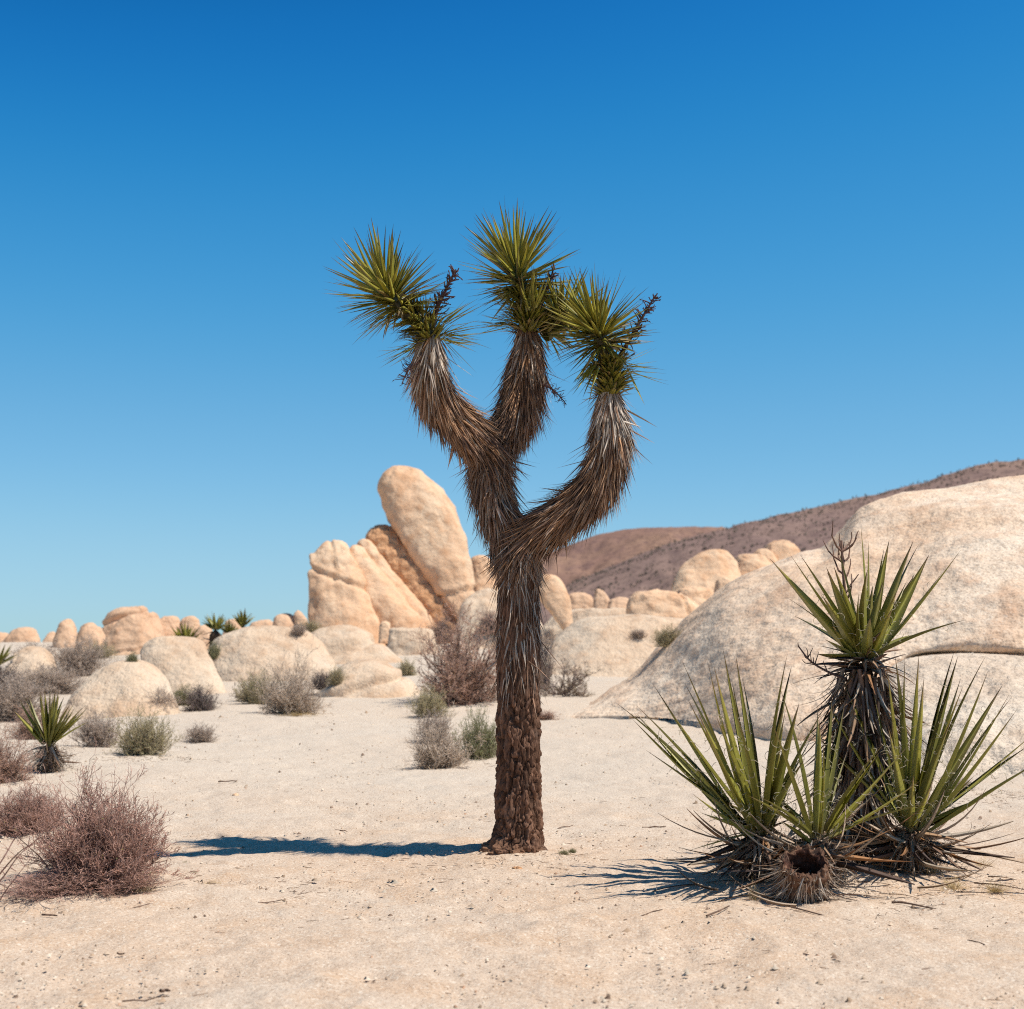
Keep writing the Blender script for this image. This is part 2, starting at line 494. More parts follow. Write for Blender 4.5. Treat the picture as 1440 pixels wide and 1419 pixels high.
# ------------------------------------------------------------------ rocks
def rock(name, rows, d, mat, label, cat='boulder', thick=0.8, lean=0.4, amp=0.048, seed=1, n=2.4, rough=1.0, dn=0.0, group=None, front=None, res=(56, 84), cuts=()):
    """rows: (py, x_left, x_right) from top to bottom; horizontal super-elliptic sections at depth d"""
    rows = np.array(rows, float)
    nr, ns = res
    t = np.linspace(0, 1, nr) ** 1.0
    py = rows[0, 0] + (rows[-1, 0] - rows[0, 0]) * (1 - np.cos(t * math.pi / 2)) if True else None
    sm = lambda v: np.interp(py, rows[:, 0], v)
    xl, xr = sm(rows[:, 1]), sm(rows[:, 2])
    k = np.array([1, 2, 3, 2, 1]) / 9.0
    xl = np.convolve(np.pad(xl, 2, 'edge'), k, 'valid'); xr = np.convolve(np.pad(xr, 2, 'edge'), k, 'valid')
    first = (rows[0, 1] + rows[0, 2]) / 2
    hw_rows = (rows[:, 2] - rows[:, 1]) / 2
    hw_rows[0] = 0.0
    hw_px = np.sqrt(np.interp(py, rows[:, 0], hw_rows ** 2))
    cm_ = np.interp(py, rows[:, 0], (rows[:, 1] + rows[:, 2]) / 2)
    hw_px = np.convolve(np.pad(hw_px, 2, 'edge'), k, 'valid'); cm_ = np.convolve(np.pad(cm_, 2, 'edge'), k, 'valid')
    xl, xr = cm_ - hw_px, cm_ + hw_px
    # round the very top
    hgt = rows[-1, 0] - rows[0, 0]
    tt = np.clip((py - rows[0, 0]) / (0.12 * hgt + 2), 0, 1)
    capf = np.clip(tt * 3, 0, 1) * 0 + 1.0
    hwm = hw_px.max()
    s = pxm(d)
    cx = (xl + xr) / 2 * capf + first * (1 - capf)
    hw_px[0] = 0.0
    hw = hw_px + 0.02
    hd = thick * hwm * np.sqrt(np.clip(hw / hwm, 0.0004, 1)) * s * np.minimum(1, np.sqrt(capf + 1e-4))
    a = np.linspace(0, 2 * math.pi, ns, endpoint=False)
    ca, sa = np.cos(a), np.sin(a)
    ex = np.sign(ca) * np.abs(ca) ** (2 / n); ey = np.sign(sa) * np.abs(sa) ** (2 / n)
    zb = P(cx[-1], py[-1], d)[2]
    Dn = []
    for i in range(nr):
        rr_ = ray(cx[i], py[i]); kk = rr_[2] / rr_[1]
        Dn.append((d + lean * (CAM_H - zb)) / (1 - lean * kk))
    C = np.array([P(cx[i], py[i], Dn[i]) for i in range(nr)])
    V = np.zeros((nr, ns, 3))
    zt = (C[:, 2] - C[-1, 2])
    V[:, :, 0] = C[:, 0:1] + (hw * s * np.array(Dn) / d)[:, None] * ex[None]
    V[:, :, 1] = C[:, 1:2] + hd[:, None] * ey[None]
    V[:, :, 2] = C[:, 2:3]
    V = V.reshape(-1, 3)
    Fc = grid_faces(nr, ns)[:, ::-1]
    size = hwm * s * 2
    Nn = vnormals(V, Fc)
    q = V / size
    disp = amp * size * (1.3 * fbm(q * 1.7 + seed * 3.1, 3, seed) + 0.35 * rough * fbm(q * 7 + seed, 4, seed + 5, 0.55) - 0.45 * rough * np.clip(fbm(q * np.array([2.6, 2.6, 1.3]) + seed, 3, seed + 8, 0.5, True) - 0.38, 0, 1))
    for (ax, off, wd, dp, sl) in cuts:       # fracture lines: plane coordinate along the face
        u = (V[:, 0] - C[:, 0].mean()) / size if ax == 'x' else (V[:, 2] - C[-1, 2]) / size
        o2 = (V[:, 2] - C[-1, 2]) / size if ax == 'x' else (V[:, 0] - C[:, 0].mean()) / size
        dd = (u - off - sl * o2 + 0.02 * perlin(q * 5, seed + 40)) / wd
        disp -= 1.9 * dp * size * (np.exp(-dd * dd) - .25 * np.exp(-(dd - 2) ** 2))
    fade = np.clip(np.repeat(np.sqrt(hw / hwm), ns) * 1.6, 0.1, 1)
    V = V + Nn * (disp * fade)[:, None]
    org = np.array([C[:, 0].mean(), d, C[-1, 2]])
    o = mobj(name, V, Fc, mat, org, smooth=True, label=label, cat=cat, group=group)
    return o

OR, PA, FA, BR, DO = M_rock_or, M_rock_pale, M_rock_far, M_rock_brown, M_rock_dome
# the tall formation behind the tree
rock('leaning_slab', [(655, 563, 567), (659, 548, 592), (671, 538, 605), (688, 533, 624), (713, 537, 639), (732, 546, 647), (754, 561, 656), (783, 578, 662), (810, 595, 667), (840, 617, 670), (860, 634, 672), (900, 660, 676)], 44, OR,
     'tall rounded orange granite slab leaning left above the other rocks', thick=0.62, lean=0.42, seed=3, amp=0.035, n=2.6, res=(96, 110), cuts=(('x', -.12, .025, .05, -.42), ('x', .06, .02, .03, -.46), ('z', .55, .03, .025, .25), ('x', -.24, .02, .035, -.44)))
rock('granite_block', [(760, 470, 480), (764, 458, 488), (775, 448, 494), (790, 434, 503), (814, 435, 514), (841, 438, 523), (860, 436, 530), (880, 437, 538), (910, 432, 545)], 43, OR,
     'broad squat granite block with dark left side at the end of the leaning rocks', thick=0.75, lean=0.42, seed=8, amp=0.04, n=3.0, res=(80, 100), cuts=(('x', -.36, .035, .07, -.05), ('z', .86, .03, .02, -.35), ('x', .22, .02, .025, -.25)))
rock('granite_fin', [(766, 492, 507), (780, 488, 519), (800, 493, 533), (830, 503, 557), (860, 516, 583), (880, 525, 597), (905, 530, 607)], 43.4, OR,
     'narrow pale granite fin wedged against the squat block', thick=0.9, lean=0.42, seed=14, amp=0.045, res=(70, 80), cuts=(('x', .0, .03, .07, -.45), ('x', .2, .02, .05, -.5)))
rock('granite_fin', [(758, 508, 516), (765, 503, 524), (795, 515, 549), (832, 535, 578), (863, 560, 605), (880, 572, 616), (905, 585, 628)], 43.9, OR,
     'slanting granite fin between the narrow fin and the rough brown rock', thick=1.0, lean=0.42, seed=21, amp=0.045, res=(70, 80), cuts=(('x', .05, .025, .06, -.5), ('x', -.16, .02, .05, -.48), ('z', .55, .02, .03, .3)))
rock('granite_fin', [(738, 526, 548), (745, 520, 560), (757, 512, 570), (780, 525, 594), (800, 540, 606), (830, 564, 628), (860, 588, 650), (880, 604, 662), (905, 616, 674)], 44.3, BR,
     'rough brown fractured rock wedged under the tall leaning slab', thick=0.85, lean=0.42, seed=29, amp=0.05, rough=1.8, res=(90, 110), cuts=(('x', .02, .02, .06, -.5), ('x', .14, .015, .05, -.52), ('x', -.1, .015, .05, -.48)))
rock('boulder', [(781, 672, 682), (786, 664, 690), (800, 660, 698), (830, 660, 704), (860, 655, 708)], 47, OR, 'rounded orange boulder tucked behind the right foot of the leaning slab', seed=33)
rock('rock_slab', [(826, 680, 692), (834, 662, 712), (850, 650, 735), (880, 640, 760), (915, 630, 790)], 41, PA, 'smooth pale slab sloping down from the foot of the leaning slab', seed=35, thick=0.5, lean=1)
rock('rock_slab', [(883, 560, 596), (886, 549, 607), (898, 546, 610), (915, 545, 614), (940, 540, 620)], 37, PA, 'flat topped pale slab in front of the leaning rocks', seed=36, thick=0.6, n=3.4)
rock('stone', [(873, 538, 545), (878, 534, 549), (892, 533, 549), (905, 532, 551)], 38, OR, 'small rounded knob of rock beside the flat topped slab', seed=37)
rock('rock_slab', [(879, 472, 488), (886, 452, 506), (900, 428, 528), (918, 405, 552), (940, 385, 580), (965, 370, 600)], 33, PA, 'pale low granite whaleback below the squat block', seed=38, thick=0.55, lean=0.85, amp=0.035, cuts=(('z', .2, .03, .02, .3),))
rock('rock_slab', [(927, 505, 520), (935, 480, 548), (950, 458, 572), (970, 446, 588), (990, 436, 604), (1012, 428, 618)], 23.3, PA, 'wide pale slab rising from the sand beside the dark low shrub', seed=39, thick=0.8, lean=1.0, amp=0.03, cuts=(('z', .25, .02, .025, .25),))
# left boulder field
rock('boulder', [(881, 380, 402), (884, 352, 420), (890, 325, 436), (902, 302, 452), (925, 294, 464), (950, 300, 476), (975, 310, 486), (1000, 310, 490)], 27, PA, 'very large smooth pale dome boulder below two distant yuccas', seed=41, thick=0.5, lean=0.9, amp=0.025)
rock('boulder', [(894, 232, 252), (898, 216, 270), (906, 205, 284), (922, 199, 293), (942, 203, 303), (962, 214, 313), (978, 226, 320), (1000, 226, 324)], 24.5, PA, 'large tan boulder stained orange between the low dome and the very large dome', seed=42, thick=0.6, cuts=(('x', -.2, .02, .015, -.5),), lean=0.85, amp=0.03)
rock('boulder', [(927, 178, 196), (933, 155, 214), (948, 130, 229), (966, 114, 239), (985, 100, 246), (1012, 88, 252)], 20.2, PA, 'low smooth dome boulder behind the tan shrubs', seed=43, thick=0.6, lean=0.85, amp=0.022)
rock('boulder', [(853, 188, 192), (856, 172, 206), (864, 152, 220), (880, 142, 227), (905, 140, 232), (940, 138, 234)], 42, FA, 'big rounded boulder topping the left boulder pile', seed=44, thick=0.7, amp=0.05, cuts=(('z', .78, .03, .03, .35),))
rock('boulder', [(864, 186, 200), (872, 172, 208), (885, 158, 215), (902, 148, 218), (916, 148, 212), (945, 146, 212)], 37, FA, 'egg shaped orange boulder in front of the topmost boulder', seed=45, thick=0.7, cuts=(('z', .42, .03, .02, .15),))
rock('boulder', [(870, 92, 98), (876, 85, 103), (890, 79, 109), (905, 74, 112), (930, 70, 118), (950, 68, 118)], 40, FA, 'pointed narrow boulder, taller of the two cones', seed=46, thick=0.8)
rock('boulder', [(875, 123, 133), (881, 115, 141), (895, 110, 148), (915, 108, 154), (945, 106, 158)], 38.5, FA, 'blunt cone boulder beside the taller pointed one', seed=47, thick=0.8)
rock('boulder', [(888, 70, 77), (896, 64, 82), (910, 57, 86), (940, 54, 88)], 44, FA, 'small orange boulder behind the pointed cone', seed=48)
rock('boulder', [(883, 30, 42), (888, 16, 47), (900, 4, 52), (915, -6, 56), (945, -12, 60)], 46, FA, 'rounded orange boulder behind the split pale boulder', seed=49)
rock('boulder', [(889, -8, 6), (895, -24, 14), (910, -36, 18), (945, -40, 20)], 48, FA, 'orange boulder half out of sight at the end of the left boulder row', seed=50)
rock('boulder', [(908, 40, 52), (916, 26, 64), (932, 12, 74), (952, -2, 82), (980, -10, 88)], 28, PA, 'pale boulder split by a dark slanting crack', seed=51, amp=0.05, cuts=(('x', -.1, .03, .06, -.35),), lean=0.9)
rock('boulder', [(867, 232, 244), (872, 222, 252), (890, 218, 258), (925, 214, 262)], 43, FA, 'pale round boulder beside the topmost boulder', seed=52)
rock('boulder', [(866, 262, 274), (872, 254, 280), (890, 250, 284), (925, 248, 286)], 42, FA, 'orange round boulder behind the spreading yucca', seed=53)
rock('boulder', [(879, 284, 292), (886, 276, 297), (905, 272, 301), (930, 270, 302)], 39, FA, 'small orange boulder left of the dark trunked yucca', seed=54)
rock('boulder', [(864, 392, 400), (870, 385, 408), (880, 382, 412), (900, 380, 414)], 42, FA, 'small rounded boulder left of the leaning stone', seed=55)
rock('boulder', [(863, 398, 404), (868, 394, 418), (885, 390, 424), (900, 390, 426)], 44, FA, 'low orange boulder behind the leaning stone', seed=56)
rock('boulder', [(858, 416, 422), (864, 414, 427), (875, 415, 433), (890, 416, 440), (905, 416, 444)], 41, FA, 'narrow leaning stone with shaded left face near the squat block', seed=57)
rock('boulder', [(872, 364, 376), (876, 354, 384), (886, 350, 390), (900, 348, 392)], 50, FA, 'flat distant orange boulder right of the upright yucca', seed=58)
rock('boulder', [(871, 326, 334), (876, 318, 340), (890, 314, 344), (905, 312, 346)], 47, FA, 'distant orange boulder peeping out between two yuccas', seed=580)
# right of the trunk
rock('boulder', [(808, 764, 778), (813, 756, 787), (826, 752, 795), (840, 757, 802), (855, 766, 804), (866, 777, 804), (878, 786, 805), (890, 793, 808), (905, 796, 815)], 35, OR, 'leaning boulder undercut on its left just right of the trunk', seed=61, thick=0.7, amp=0.03)
rock('boulder', [(833, 808, 818), (838, 800, 832), (850, 796, 838), (875, 792, 842)], 44, FA, 'low broken orange rock between the undercut boulder and pointed stone', seed=62)
rock('stone', [(828, 839, 843), (834, 836, 851), (845, 835, 858), (870, 834, 862)], 40, FA, 'pointed stone with shaded left side near the round twin', seed=63)
rock('boulder', [(839, 862, 880), (846, 855, 888), (858, 853, 892), (880, 852, 894)], 37, FA, 'small round boulder pressed against the wide split boulder', seed=64, lean=0.8)
rock('boulder', [(827, 908, 940), (832, 895, 960), (842, 885, 975), (858, 878, 984), (872, 878, 988), (895, 876, 990)], 35, OR, 'wide split boulder below the big rounded boulder', seed=65, thick=0.6, cuts=(('x', .36, .012, .03, -.2),))
rock('boulder', [(824, 962, 990), (830, 950, 1002), (850, 945, 1010), (885, 940, 1016)], 36.5, OR, 'rounded boulder between the wide split boulder and the dome', seed=66)
rock('boulder', [(774, 992, 1008), (779, 980, 1022), (790, 968, 1033), (805, 956, 1040), (822, 944, 1044), (850, 938, 1048)], 41, OR, 'big rounded boulder on the skyline of the right rock pile', seed=67, thick=0.7, lean=0.7)
rock('boulder', [(779, 1044, 1058), (784, 1036, 1072), (795, 1032, 1088), (820, 1030, 1096)], 43, OR, 'flat boulder between the two rounded skyline boulders', seed=68)
rock('boulder', [(760, 1094, 1106), (766, 1078, 1116), (778, 1070, 1124), (792, 1068, 1129), (820, 1066, 1134)], 44, OR, 'smooth rounded boulder half sunk behind the dome ridge', seed=69)
rock('boulder', [(772, 1068, 1076), (777, 1060, 1086), (790, 1058, 1092), (815, 1056, 1094)], 43.5, OR, 'small nose of rock in front of the boulder behind the dome ridge', seed=70)
rock('stone', [(812, 1014, 1024), (818, 1006, 1030), (832, 1003, 1036), (850, 1000, 1038)], 38, OR, 'small stone under the big rounded skyline boulder', seed=71)
rock('rock_slab', [(864, 835, 930), (872, 812, 980), (890, 790, 1010), (920, 765, 1030), (950, 748, 1040), (990, 735, 1050)], 29, PA, 'broad pale slab sloping down to the sand behind the trunk', seed=72, thick=0.45, lean=1.0, amp=0.02, res=(70, 100))
rock('rock_slab', [(855, 800, 830), (862, 780, 900), (880, 765, 950), (905, 750, 980)], 37, PA, 'thin pale ledge under the pointed stone', seed=73, thick=0.4, lean=0.3)

# granite dome on the right: an upper whaleback resting on a lower apron
SKY_A = np.array([(770, 1030), (815, 1003), (840, 990), (870, 965), (900, 938), (921, 914), (951, 887), (965, 869), (985, 851), (1006, 832), (1027, 817), (1052, 806), (1090, 794), (1128, 783), (1164, 774), (1180, 758), (1193, 742), (1206, 726), (1220, 715), (1246, 705), (1279, 695), (1351, 685), (1440, 675), (1600, 668), (1800, 690), (2000, 760), (2150, 880)], float)
FOOT_A = np.array([(770, 1040), (815, 1010), (880, 1006), (960, 1012), (1060, 1028), (1130, 1030), (1180, 1000), (1230, 950), (1280, 917), (1350, 908), (1440, 913), (1600, 925), (1800, 940), (2000, 950), (2150, 960)], float)
def build_dome():
    px = np.linspace(790, 2150, 420)
    sy = np.interp(px, SKY_A[:, 0], SKY_A[:, 1]); fy = np.interp(px, FOOT_A[:, 0], FOOT_A[:, 1])
    smo = lambda v, k: np.convolve(np.pad(v, k // 2, 'edge'), np.ones(k) / k, 'valid')
    sy = smo(sy, 5); base = smo(sy, 91); fy = smo(fy, 15)
    base = np.where(px < 1010, sy, base + (sy - base) * (1 - sstep(1010, 1100, px)))
    df = smo(np.interp(px, [790, 880, 960, 1060, 1130, 1200, 1280, 1440, 2150], [20.3, 19.6, 18.6, 16.6, 16.2, 16.5, 17.0, 16.4, 15.5]), 21)
    ds = np.interp(px, [790, 900, 1060, 1440, 2150], [20.9, 22.3, 22.8, 23.0, 22.5])
    v = np.concatenate([[-0.12, -0.08, -0.04], np.linspace(0, 1, 130), np.linspace(1.02, 2, 30)])
    A = np.array([P(a_, b_, c_) for a_, b_, c_ in zip(px, fy, df)])
    Bs = np.array([P(a_, b_, c_) for a_, b_, c_ in zip(px, base, ds)])
    Bt = np.array([P(a_, b_, c_) for a_, b_, c_ in zip(px, sy, ds)])
    bz = Bt[:, 2] - Bs[:, 2]
    led = sstep(1190, 1275, px)
    slope = np.array([px_x(a_) for a_ in px])
    rows = []
    for vv in v:
        if vv < 0:
            d = df + (-vv) * 8 * (0.02 + 1.2 * led)
            z = A[:, 2] - (-vv) * (9 * (1 - led) + 2.1 * led)
        elif vv <= 1:
            d = df + (ds - df) * vv ** 1.15
            z = A[:, 2] + (Bs[:, 2] - A[:, 2]) * math.sin(vv * math.pi / 2) ** 1.0 + bz * float(sstep(0.5, 0.74, vv))
        else:
            w = vv - 1
            d = ds + w * 7
            z = Bt[:, 2] * (1 - w ** 1.8) + w ** 1.8 * (-0.3)
        rows.append(np.stack([slope * d, d, z], 1))
    V = np.array(rows).reshape(-1, 3)
    Fc = grid_faces(len(v), len(px), False)
    Nn = vnormals(V, Fc)
    if Nn[:, 2].mean() < 0: Nn = -Nn; Fc = Fc[:, ::-1]
    vv = np.repeat(v, len(px))
    disp = 0.12 * fbm(V * 0.4, 2, 77) + 0.035 * fbm(V * np.array([1.1, 1.1, 2.2]), 3, 83, 0.5) + 0.012 * fbm(V * 5.5, 3, 91, 0.6) + 0.006 * fbm(V * 16, 3, 95, 0.7)
    disp *= np.where(np.abs(vv - 1) < .05, 0.45, 1.0)
    V = V + Nn * disp[:, None]
    org = P(1250, 950, 17)
    mobj('granite_dome', V, Fc, M_rock_dome, org, smooth=True, label='huge coarse grained granite dome rising behind the large yuccas', cat='rock')
    # lower apron
    px2 = np.linspace(1110, 2150, 240)
    gy = np.interp(px2, [900, 1000, 1060, 1130, 1200, 1300, 1440, 1700, 2150], [1004, 1012, 1022, 1042, 1062, 1082, 1096, 1110, 1120])
    v2 = np.linspace(0, 1.35, 90)
    g0 = np.array([G(a, b_) for a, b_ in zip(px2, gy)])
    fy2 = np.interp(px2, px, fy); df2 = np.interp(px2, px, df)
    top = np.array([P(a, b_ + 6 + 3.5 * float(sstep(1250, 1330, a)), c) for a, b_, c in zip(px2, fy2, df2)])
    top[:, 2] = (g0[:, 2] - .2) + (top[:, 2] - g0[:, 2] + .2) * sstep(1120, 1240, px2)
    out = []
    for t in v2:
        d = g0[:, 1] - 0.25 + (top[:, 1] + 0.25 - g0[:, 1]) * t
        hgt = np.sin(np.clip(t, 0, 1) * math.pi / 2) ** 0.9
        z = (g0[:, 2] - 0.12) + (top[:, 2] - g0[:, 2] + 0.12) * hgt + max(t - 1, 0) * 0.3
        out.append(np.stack([np.array([px_x(a) for a in px2]) * d, d, z], 1))
    V = np.array(out).reshape(-1, 3)
    Fc = grid_faces(len(v2), len(px2), False)
    Nn = vnormals(V, Fc)
    if Nn[:, 2].mean() < 0: Nn = -Nn; Fc = Fc[:, ::-1]
    w = np.repeat(1 - 0.8 * sstep(0.85, 1.0, v2), len(px2))
    V = V + Nn * (w * (0.10 * fbm(V * 0.7, 3, 101) + 0.03 * fbm(V * 4, 4, 105, 0.6) + 0.012 * fbm(V * 14, 3, 107, 0.7)))[:, None]
    mobj('granite_apron', V, Fc, M_rock_dome2, P(1400, 1080, 13.5), smooth=True, label='pale rounded rock shelf under the shadowed ledge of the dome', cat='rock')
def px_x(a):
    r = ray(a, 900)
    return r[0] / r[1]
M_rock_dome2 = granite('granite_shelf', (0.79, 0.665, 0.52), (0.76, 0.595, 0.44), (0.64, 0.48, 0.345), 34, 0.42, 0.55, 0.6)
build_dome()

# ------------------------------------------------------------------ where lines of sight meet ground or rock
bpy.context.view_layer.update()
_dg = bpy.context.evaluated_depsgraph_get()
def hit(px, py):
    ok, loc, *_ = S.ray_cast(_dg, Vector((0, 0, CAM_H)), Vector(ray(px, py)).normalized())
    return np.array(loc) if ok else None
ROCK_SPOTS = {k: hit(*k) for k in ((622, 902), (690, 890), (436, 889), (420, 892), (572, 950), (897, 896), (938, 908), (302, 925), (186, 930), (452, 968), (473, 962), (20, 1012), (8, 972), (70, 975), (112, 950))}

# ------------------------------------------------------------------ leaf blades
def blade(nr, width_fn, bend, fold, keel, cols, twist=0.0, aspect=0.045):
    """unit leaf: length 1 along +Z, bends to +X, width +-0.5 along Y; ring of 4"""
    t = np.linspace(0, 1, nr)
    z = t * (1 - 0.35 * bend * bend * t)
    x = bend * t * t
    w = np.array([width_fn(v) for v in t]) * 0.5
    V = np.zeros((nr, 4, 3))
    for i in range(nr):
        c, s_ = math.cos(twist * t[i]), math.sin(twist * t[i])
        ring = np.array([[0, -w[i]], [fold * w[i] * 2, 0], [0, w[i]], [(fold + keel) * w[i] * 2, 0]])
        V[i, :, 0] = x[i] + ring[:, 0] * aspect + ring[:, 1] * s_ * aspect * .6
        V[i, :, 1] = ring[:, 1] * c
        V[i, :, 2] = z[i]
    cp, cc = np.array([k for k, _ in cols]), np.array([c for _, c in cols])
    C = np.stack([np.interp(t, cp, cc[:, k]) for k in range(3)], 1)
    return V.reshape(-1, 3), grid_faces(nr, 4), np.repeat(C, 4, 0)

def orient(pos, d, xh, L, w):
    z = unit(d); x = unit(xh - z * np.dot(xh, z)); y = np.cross(z, x)
    M = np.eye(4)
    M[:3, 0] = x * L; M[:3, 1] = y * w; M[:3, 2] = z * L; M[:3, 3] = pos
    return M

def join(insts, variants):
    Vs, Fs, Cs, off = [], [], [], 0
    by = {}
    for (vi, M, br) in insts: by.setdefault(vi, []).append((M, br))
    for vi, lst in by.items():
        V, Fc, C = variants[vi]
        Ms = np.array([m for m, _ in lst]); br = np.array([b for _, b in lst])
        if br.ndim == 1: br = np.repeat(br[:, None], 3, 1)
        W_ = np.einsum('nij,vj->nvi', Ms[:, :3, :3], V) + Ms[:, None, :3, 3]
        n, k = len(lst), len(V)
        Vs.append(W_.reshape(-1, 3))
        Fs.append((Fc[None] + (np.arange(n) * k)[:, None, None]).reshape(-1, Fc.shape[1]) + off)
        Cs.append((C[None] * br[:, None, :]).reshape(-1, 3))
        off += n * k
    return np.concatenate(Vs), np.concatenate(Fs), np.concatenate(Cs)

def place_obj(name, me, M, parent):
    o = bpy.data.objects.new(name, me)
    COL.objects.link(o)
    o.parent = parent
    L = M.copy(); L[:3, 3] -= ORG[parent.name]
    o.matrix_local = Matrix(L.tolist())
    return o

def perp(a):
    r = unit(rng.normal(size=3))
    return unit(r - a * r.dot(a))

# ------------------------------------------------------------------ the tree
JD = 8.34
PXM = pxm(JD)
def JP(px, py, dy=0.0):
    return P(px, py, JD + dy)

JB = G(728, 1203)
jt = link('joshua_tree', None, np.array([JB[0], JD, float(gz(JB[0], JD))]), label='shaggy joshua tree with three green leaf heads on bare sand', cat='tree')

jw = lambda t: (0.8 + 0.2 * min(t * 5, 1)) * (1 - max(0, (t - .2) / .8) ** 1.6) if t < 1 else 0.02
def jcols(k): return [(0, (.50 * k, .46 * k, .19 * k)), (.12, (.42 * k, .375 * k, .065 * k)), (.7, (.41 * k, .365 * k, .06 * k)), (.9, (.32 * k, .25 * k, .08 * k)), (1, (.13 * k, .07 * k, .04 * k))]
JV = [blade(7, jw, b, .10, .16, jcols(k)) for b, k in ((.03, 1.0), (-.08, 1.12), (.09, .85), (.15, .7), (-.03, 1.35))]
JV.append(blade(7, jw, .18, .10, .16, [(0, (.40, .30, .15)), (.5, (.50, .38, .17)), (1, (.28, .17, .09))], .5))
JM = [mesh_from('leaf', v, f, M_leaf, False, c) for v, f, c in JV]
dw = lambda t: (0.8 + .4 * min(t * 4, 1)) * (1 - t) ** .7 if t < 1 else 0.03
def dcols(a, b, c): return [(0, a), (.5, b), (1, c)]
DB = [((.22, .125, .078), (.29, .155, .09), (.34, .225, .155)), ((.16, .094, .065), (.22, .125, .08), (.25, .155, .11)), ((.30, .165, .085), (.38, .20, .10), (.36, .225, .14)),
      ((.40, .315, .245), (.46, .36, .28), (.40, .31, .24)), ((.54, .445, .355), (.60, .50, .40), (.50, .40, .31)), ((.09, .055, .042), (.13, .078, .055), (.17, .105, .08))]
DV = [blade(4, dw, b, .08, .10, dcols(*c)) for c, b in zip(DB, (.0, -.08, .04, -.05, .03, -.06))]
DM = [mesh_from('dead_leaf', v, f, M_dead, False, c) for v, f, c in DV]

def wtube(px_pts, n, ns):
    pts = np.array([JP(a, b, c) for a, b, c, r in px_pts])
    rad = np.array([r for *_, r in px_pts]) * PXM
    sp = spline(np.hstack([pts, rad[:, None]]), n)
    return sp[:, :3], sp[:, 3]

# trunk with plated bark
def build_trunk():
    pts = [(722, 1232, 0, 60), (723, 1212, 0, 53), (725, 1199, 0, 47), (727, 1186, 0, 38), (729, 1168, 0, 34), (729, 1135, 0, 31.5), (729, 1090, 0, 30.5), (729, 1040, 0, 30), (729, 990, 0, 30), (729, 940, 0, 30.5), (729, 880, 0, 30), (729, 820, 0, 29), (729, 785, 0, 29), (732, 750, 0, 27), (735, 735, 0, 16)]
    path, rad = wtube(pts, 330, 8)
    ns = 220
    V, Fc = tube(path, rad, ns)
    a = np.tile(np.linspace(0, 1, ns, endpoint=False), len(path))
    arc = np.repeat(np.concatenate([[0], np.cumsum(np.linalg.norm(np.diff(path, axis=0), axis=1))]), ns)
    # wrapped worley plates
    ncol = 25
    q3 = np.stack([np.cos(a * 6.283) * .13, np.sin(a * 6.283) * .13, arc], 1)
    u = a * ncol + 0.9 * fbm(q3 * 12, 3, 301); v = arc / 0.15 + 0.7 * fbm(q3 * 8, 3, 311)
    F1 = np.full(len(u), 9.0); F2 = np.full(len(u), 9.0); idc = np.zeros(len(u), np.int64)
    iu, iv = np.floor(u).astype(int), np.floor(v).astype(int)
    for du in (-1, 0, 1):
        for dv in (-1, 0, 1):
            cu, cv = iu + du, iv + dv
            h = _hash(np.mod(cu, ncol), cv, cv * 0, 5)
            ox = (h & np.uint32(1023)) / 1023.0; oy = ((h >> np.uint32(10)) & np.uint32(1023)) / 1023.0
            dd = np.hypot(cu + .15 + .7 * ox - u, (cv + .1 + .8 * oy - v) * 0.9)
            closer = dd < F1
            F2 = np.where(closer, F1, np.minimum(F2, dd)); idc = np.where(closer, h.astype(np.int64), idc); F1 = np.minimum(F1, dd)
    crack = 1 - sstep(0.0, 0.17, F2 - F1)
    cell = ((idc >> 20) & 255) / 255.0
    T, N, B = frames(path)
    Nn = unit(V - np.repeat(path, ns, 0))
    low = sstep(950, 1010, np.repeat(np.interp(np.arange(330), np.linspace(0, 329, len(pts)), [p[1] for p in pts]), ns))
    flare = sstep(1175, 1200, np.repeat(np.interp(np.arange(330), np.linspace(0, 329, len(pts)), [p[1] for p in pts]), ns))
    fis = np.clip(fbm(np.stack([np.cos(a * 6.283) * 2.6, np.sin(a * 6.283) * 2.6, arc * 5.5], 1), 3, 351, .55, True) - .25, 0, 1)
    disp = -0.020 * fis - 0.015 * crack * (1 - .6 * flare) + 0.006 * (cell - .5) + 0.016 * fbm(q3 * np.array([30, 30, 12]), 4, 321, .65) + flare * 0.03 * fbm(q3 * 22, 4, 331, .6)
    V = V + Nn * (disp * (0.35 + .65 * low))[:, None]
    base = np.array([.20, .112, .073])[None] * (0.65 + 0.8 * cell)[:, None]
    base = base * (1 - .55 * np.clip(fis * 1.6, 0, 1))[:, None]
    base = base * (1 - .6 * crack)[:, None] + np.array([.035, .02, .015])[None] * (.6 * crack)[:, None]
    dust = flare * (0.5 + 0.9 * fbm(q3 * 16, 3, 341))
    base = base + (np.array([.30, .17, .10])[None] - base) * np.clip(dust, 0, .8)[:, None]
    base *= (0.8 + .2 * low)[:, None]
    return mobj('trunk', V, Fc, M_bark, np.array([JB[0], JD, JB[2]]), smooth=True, col=base, parent=jt)
trunk = build_trunk()

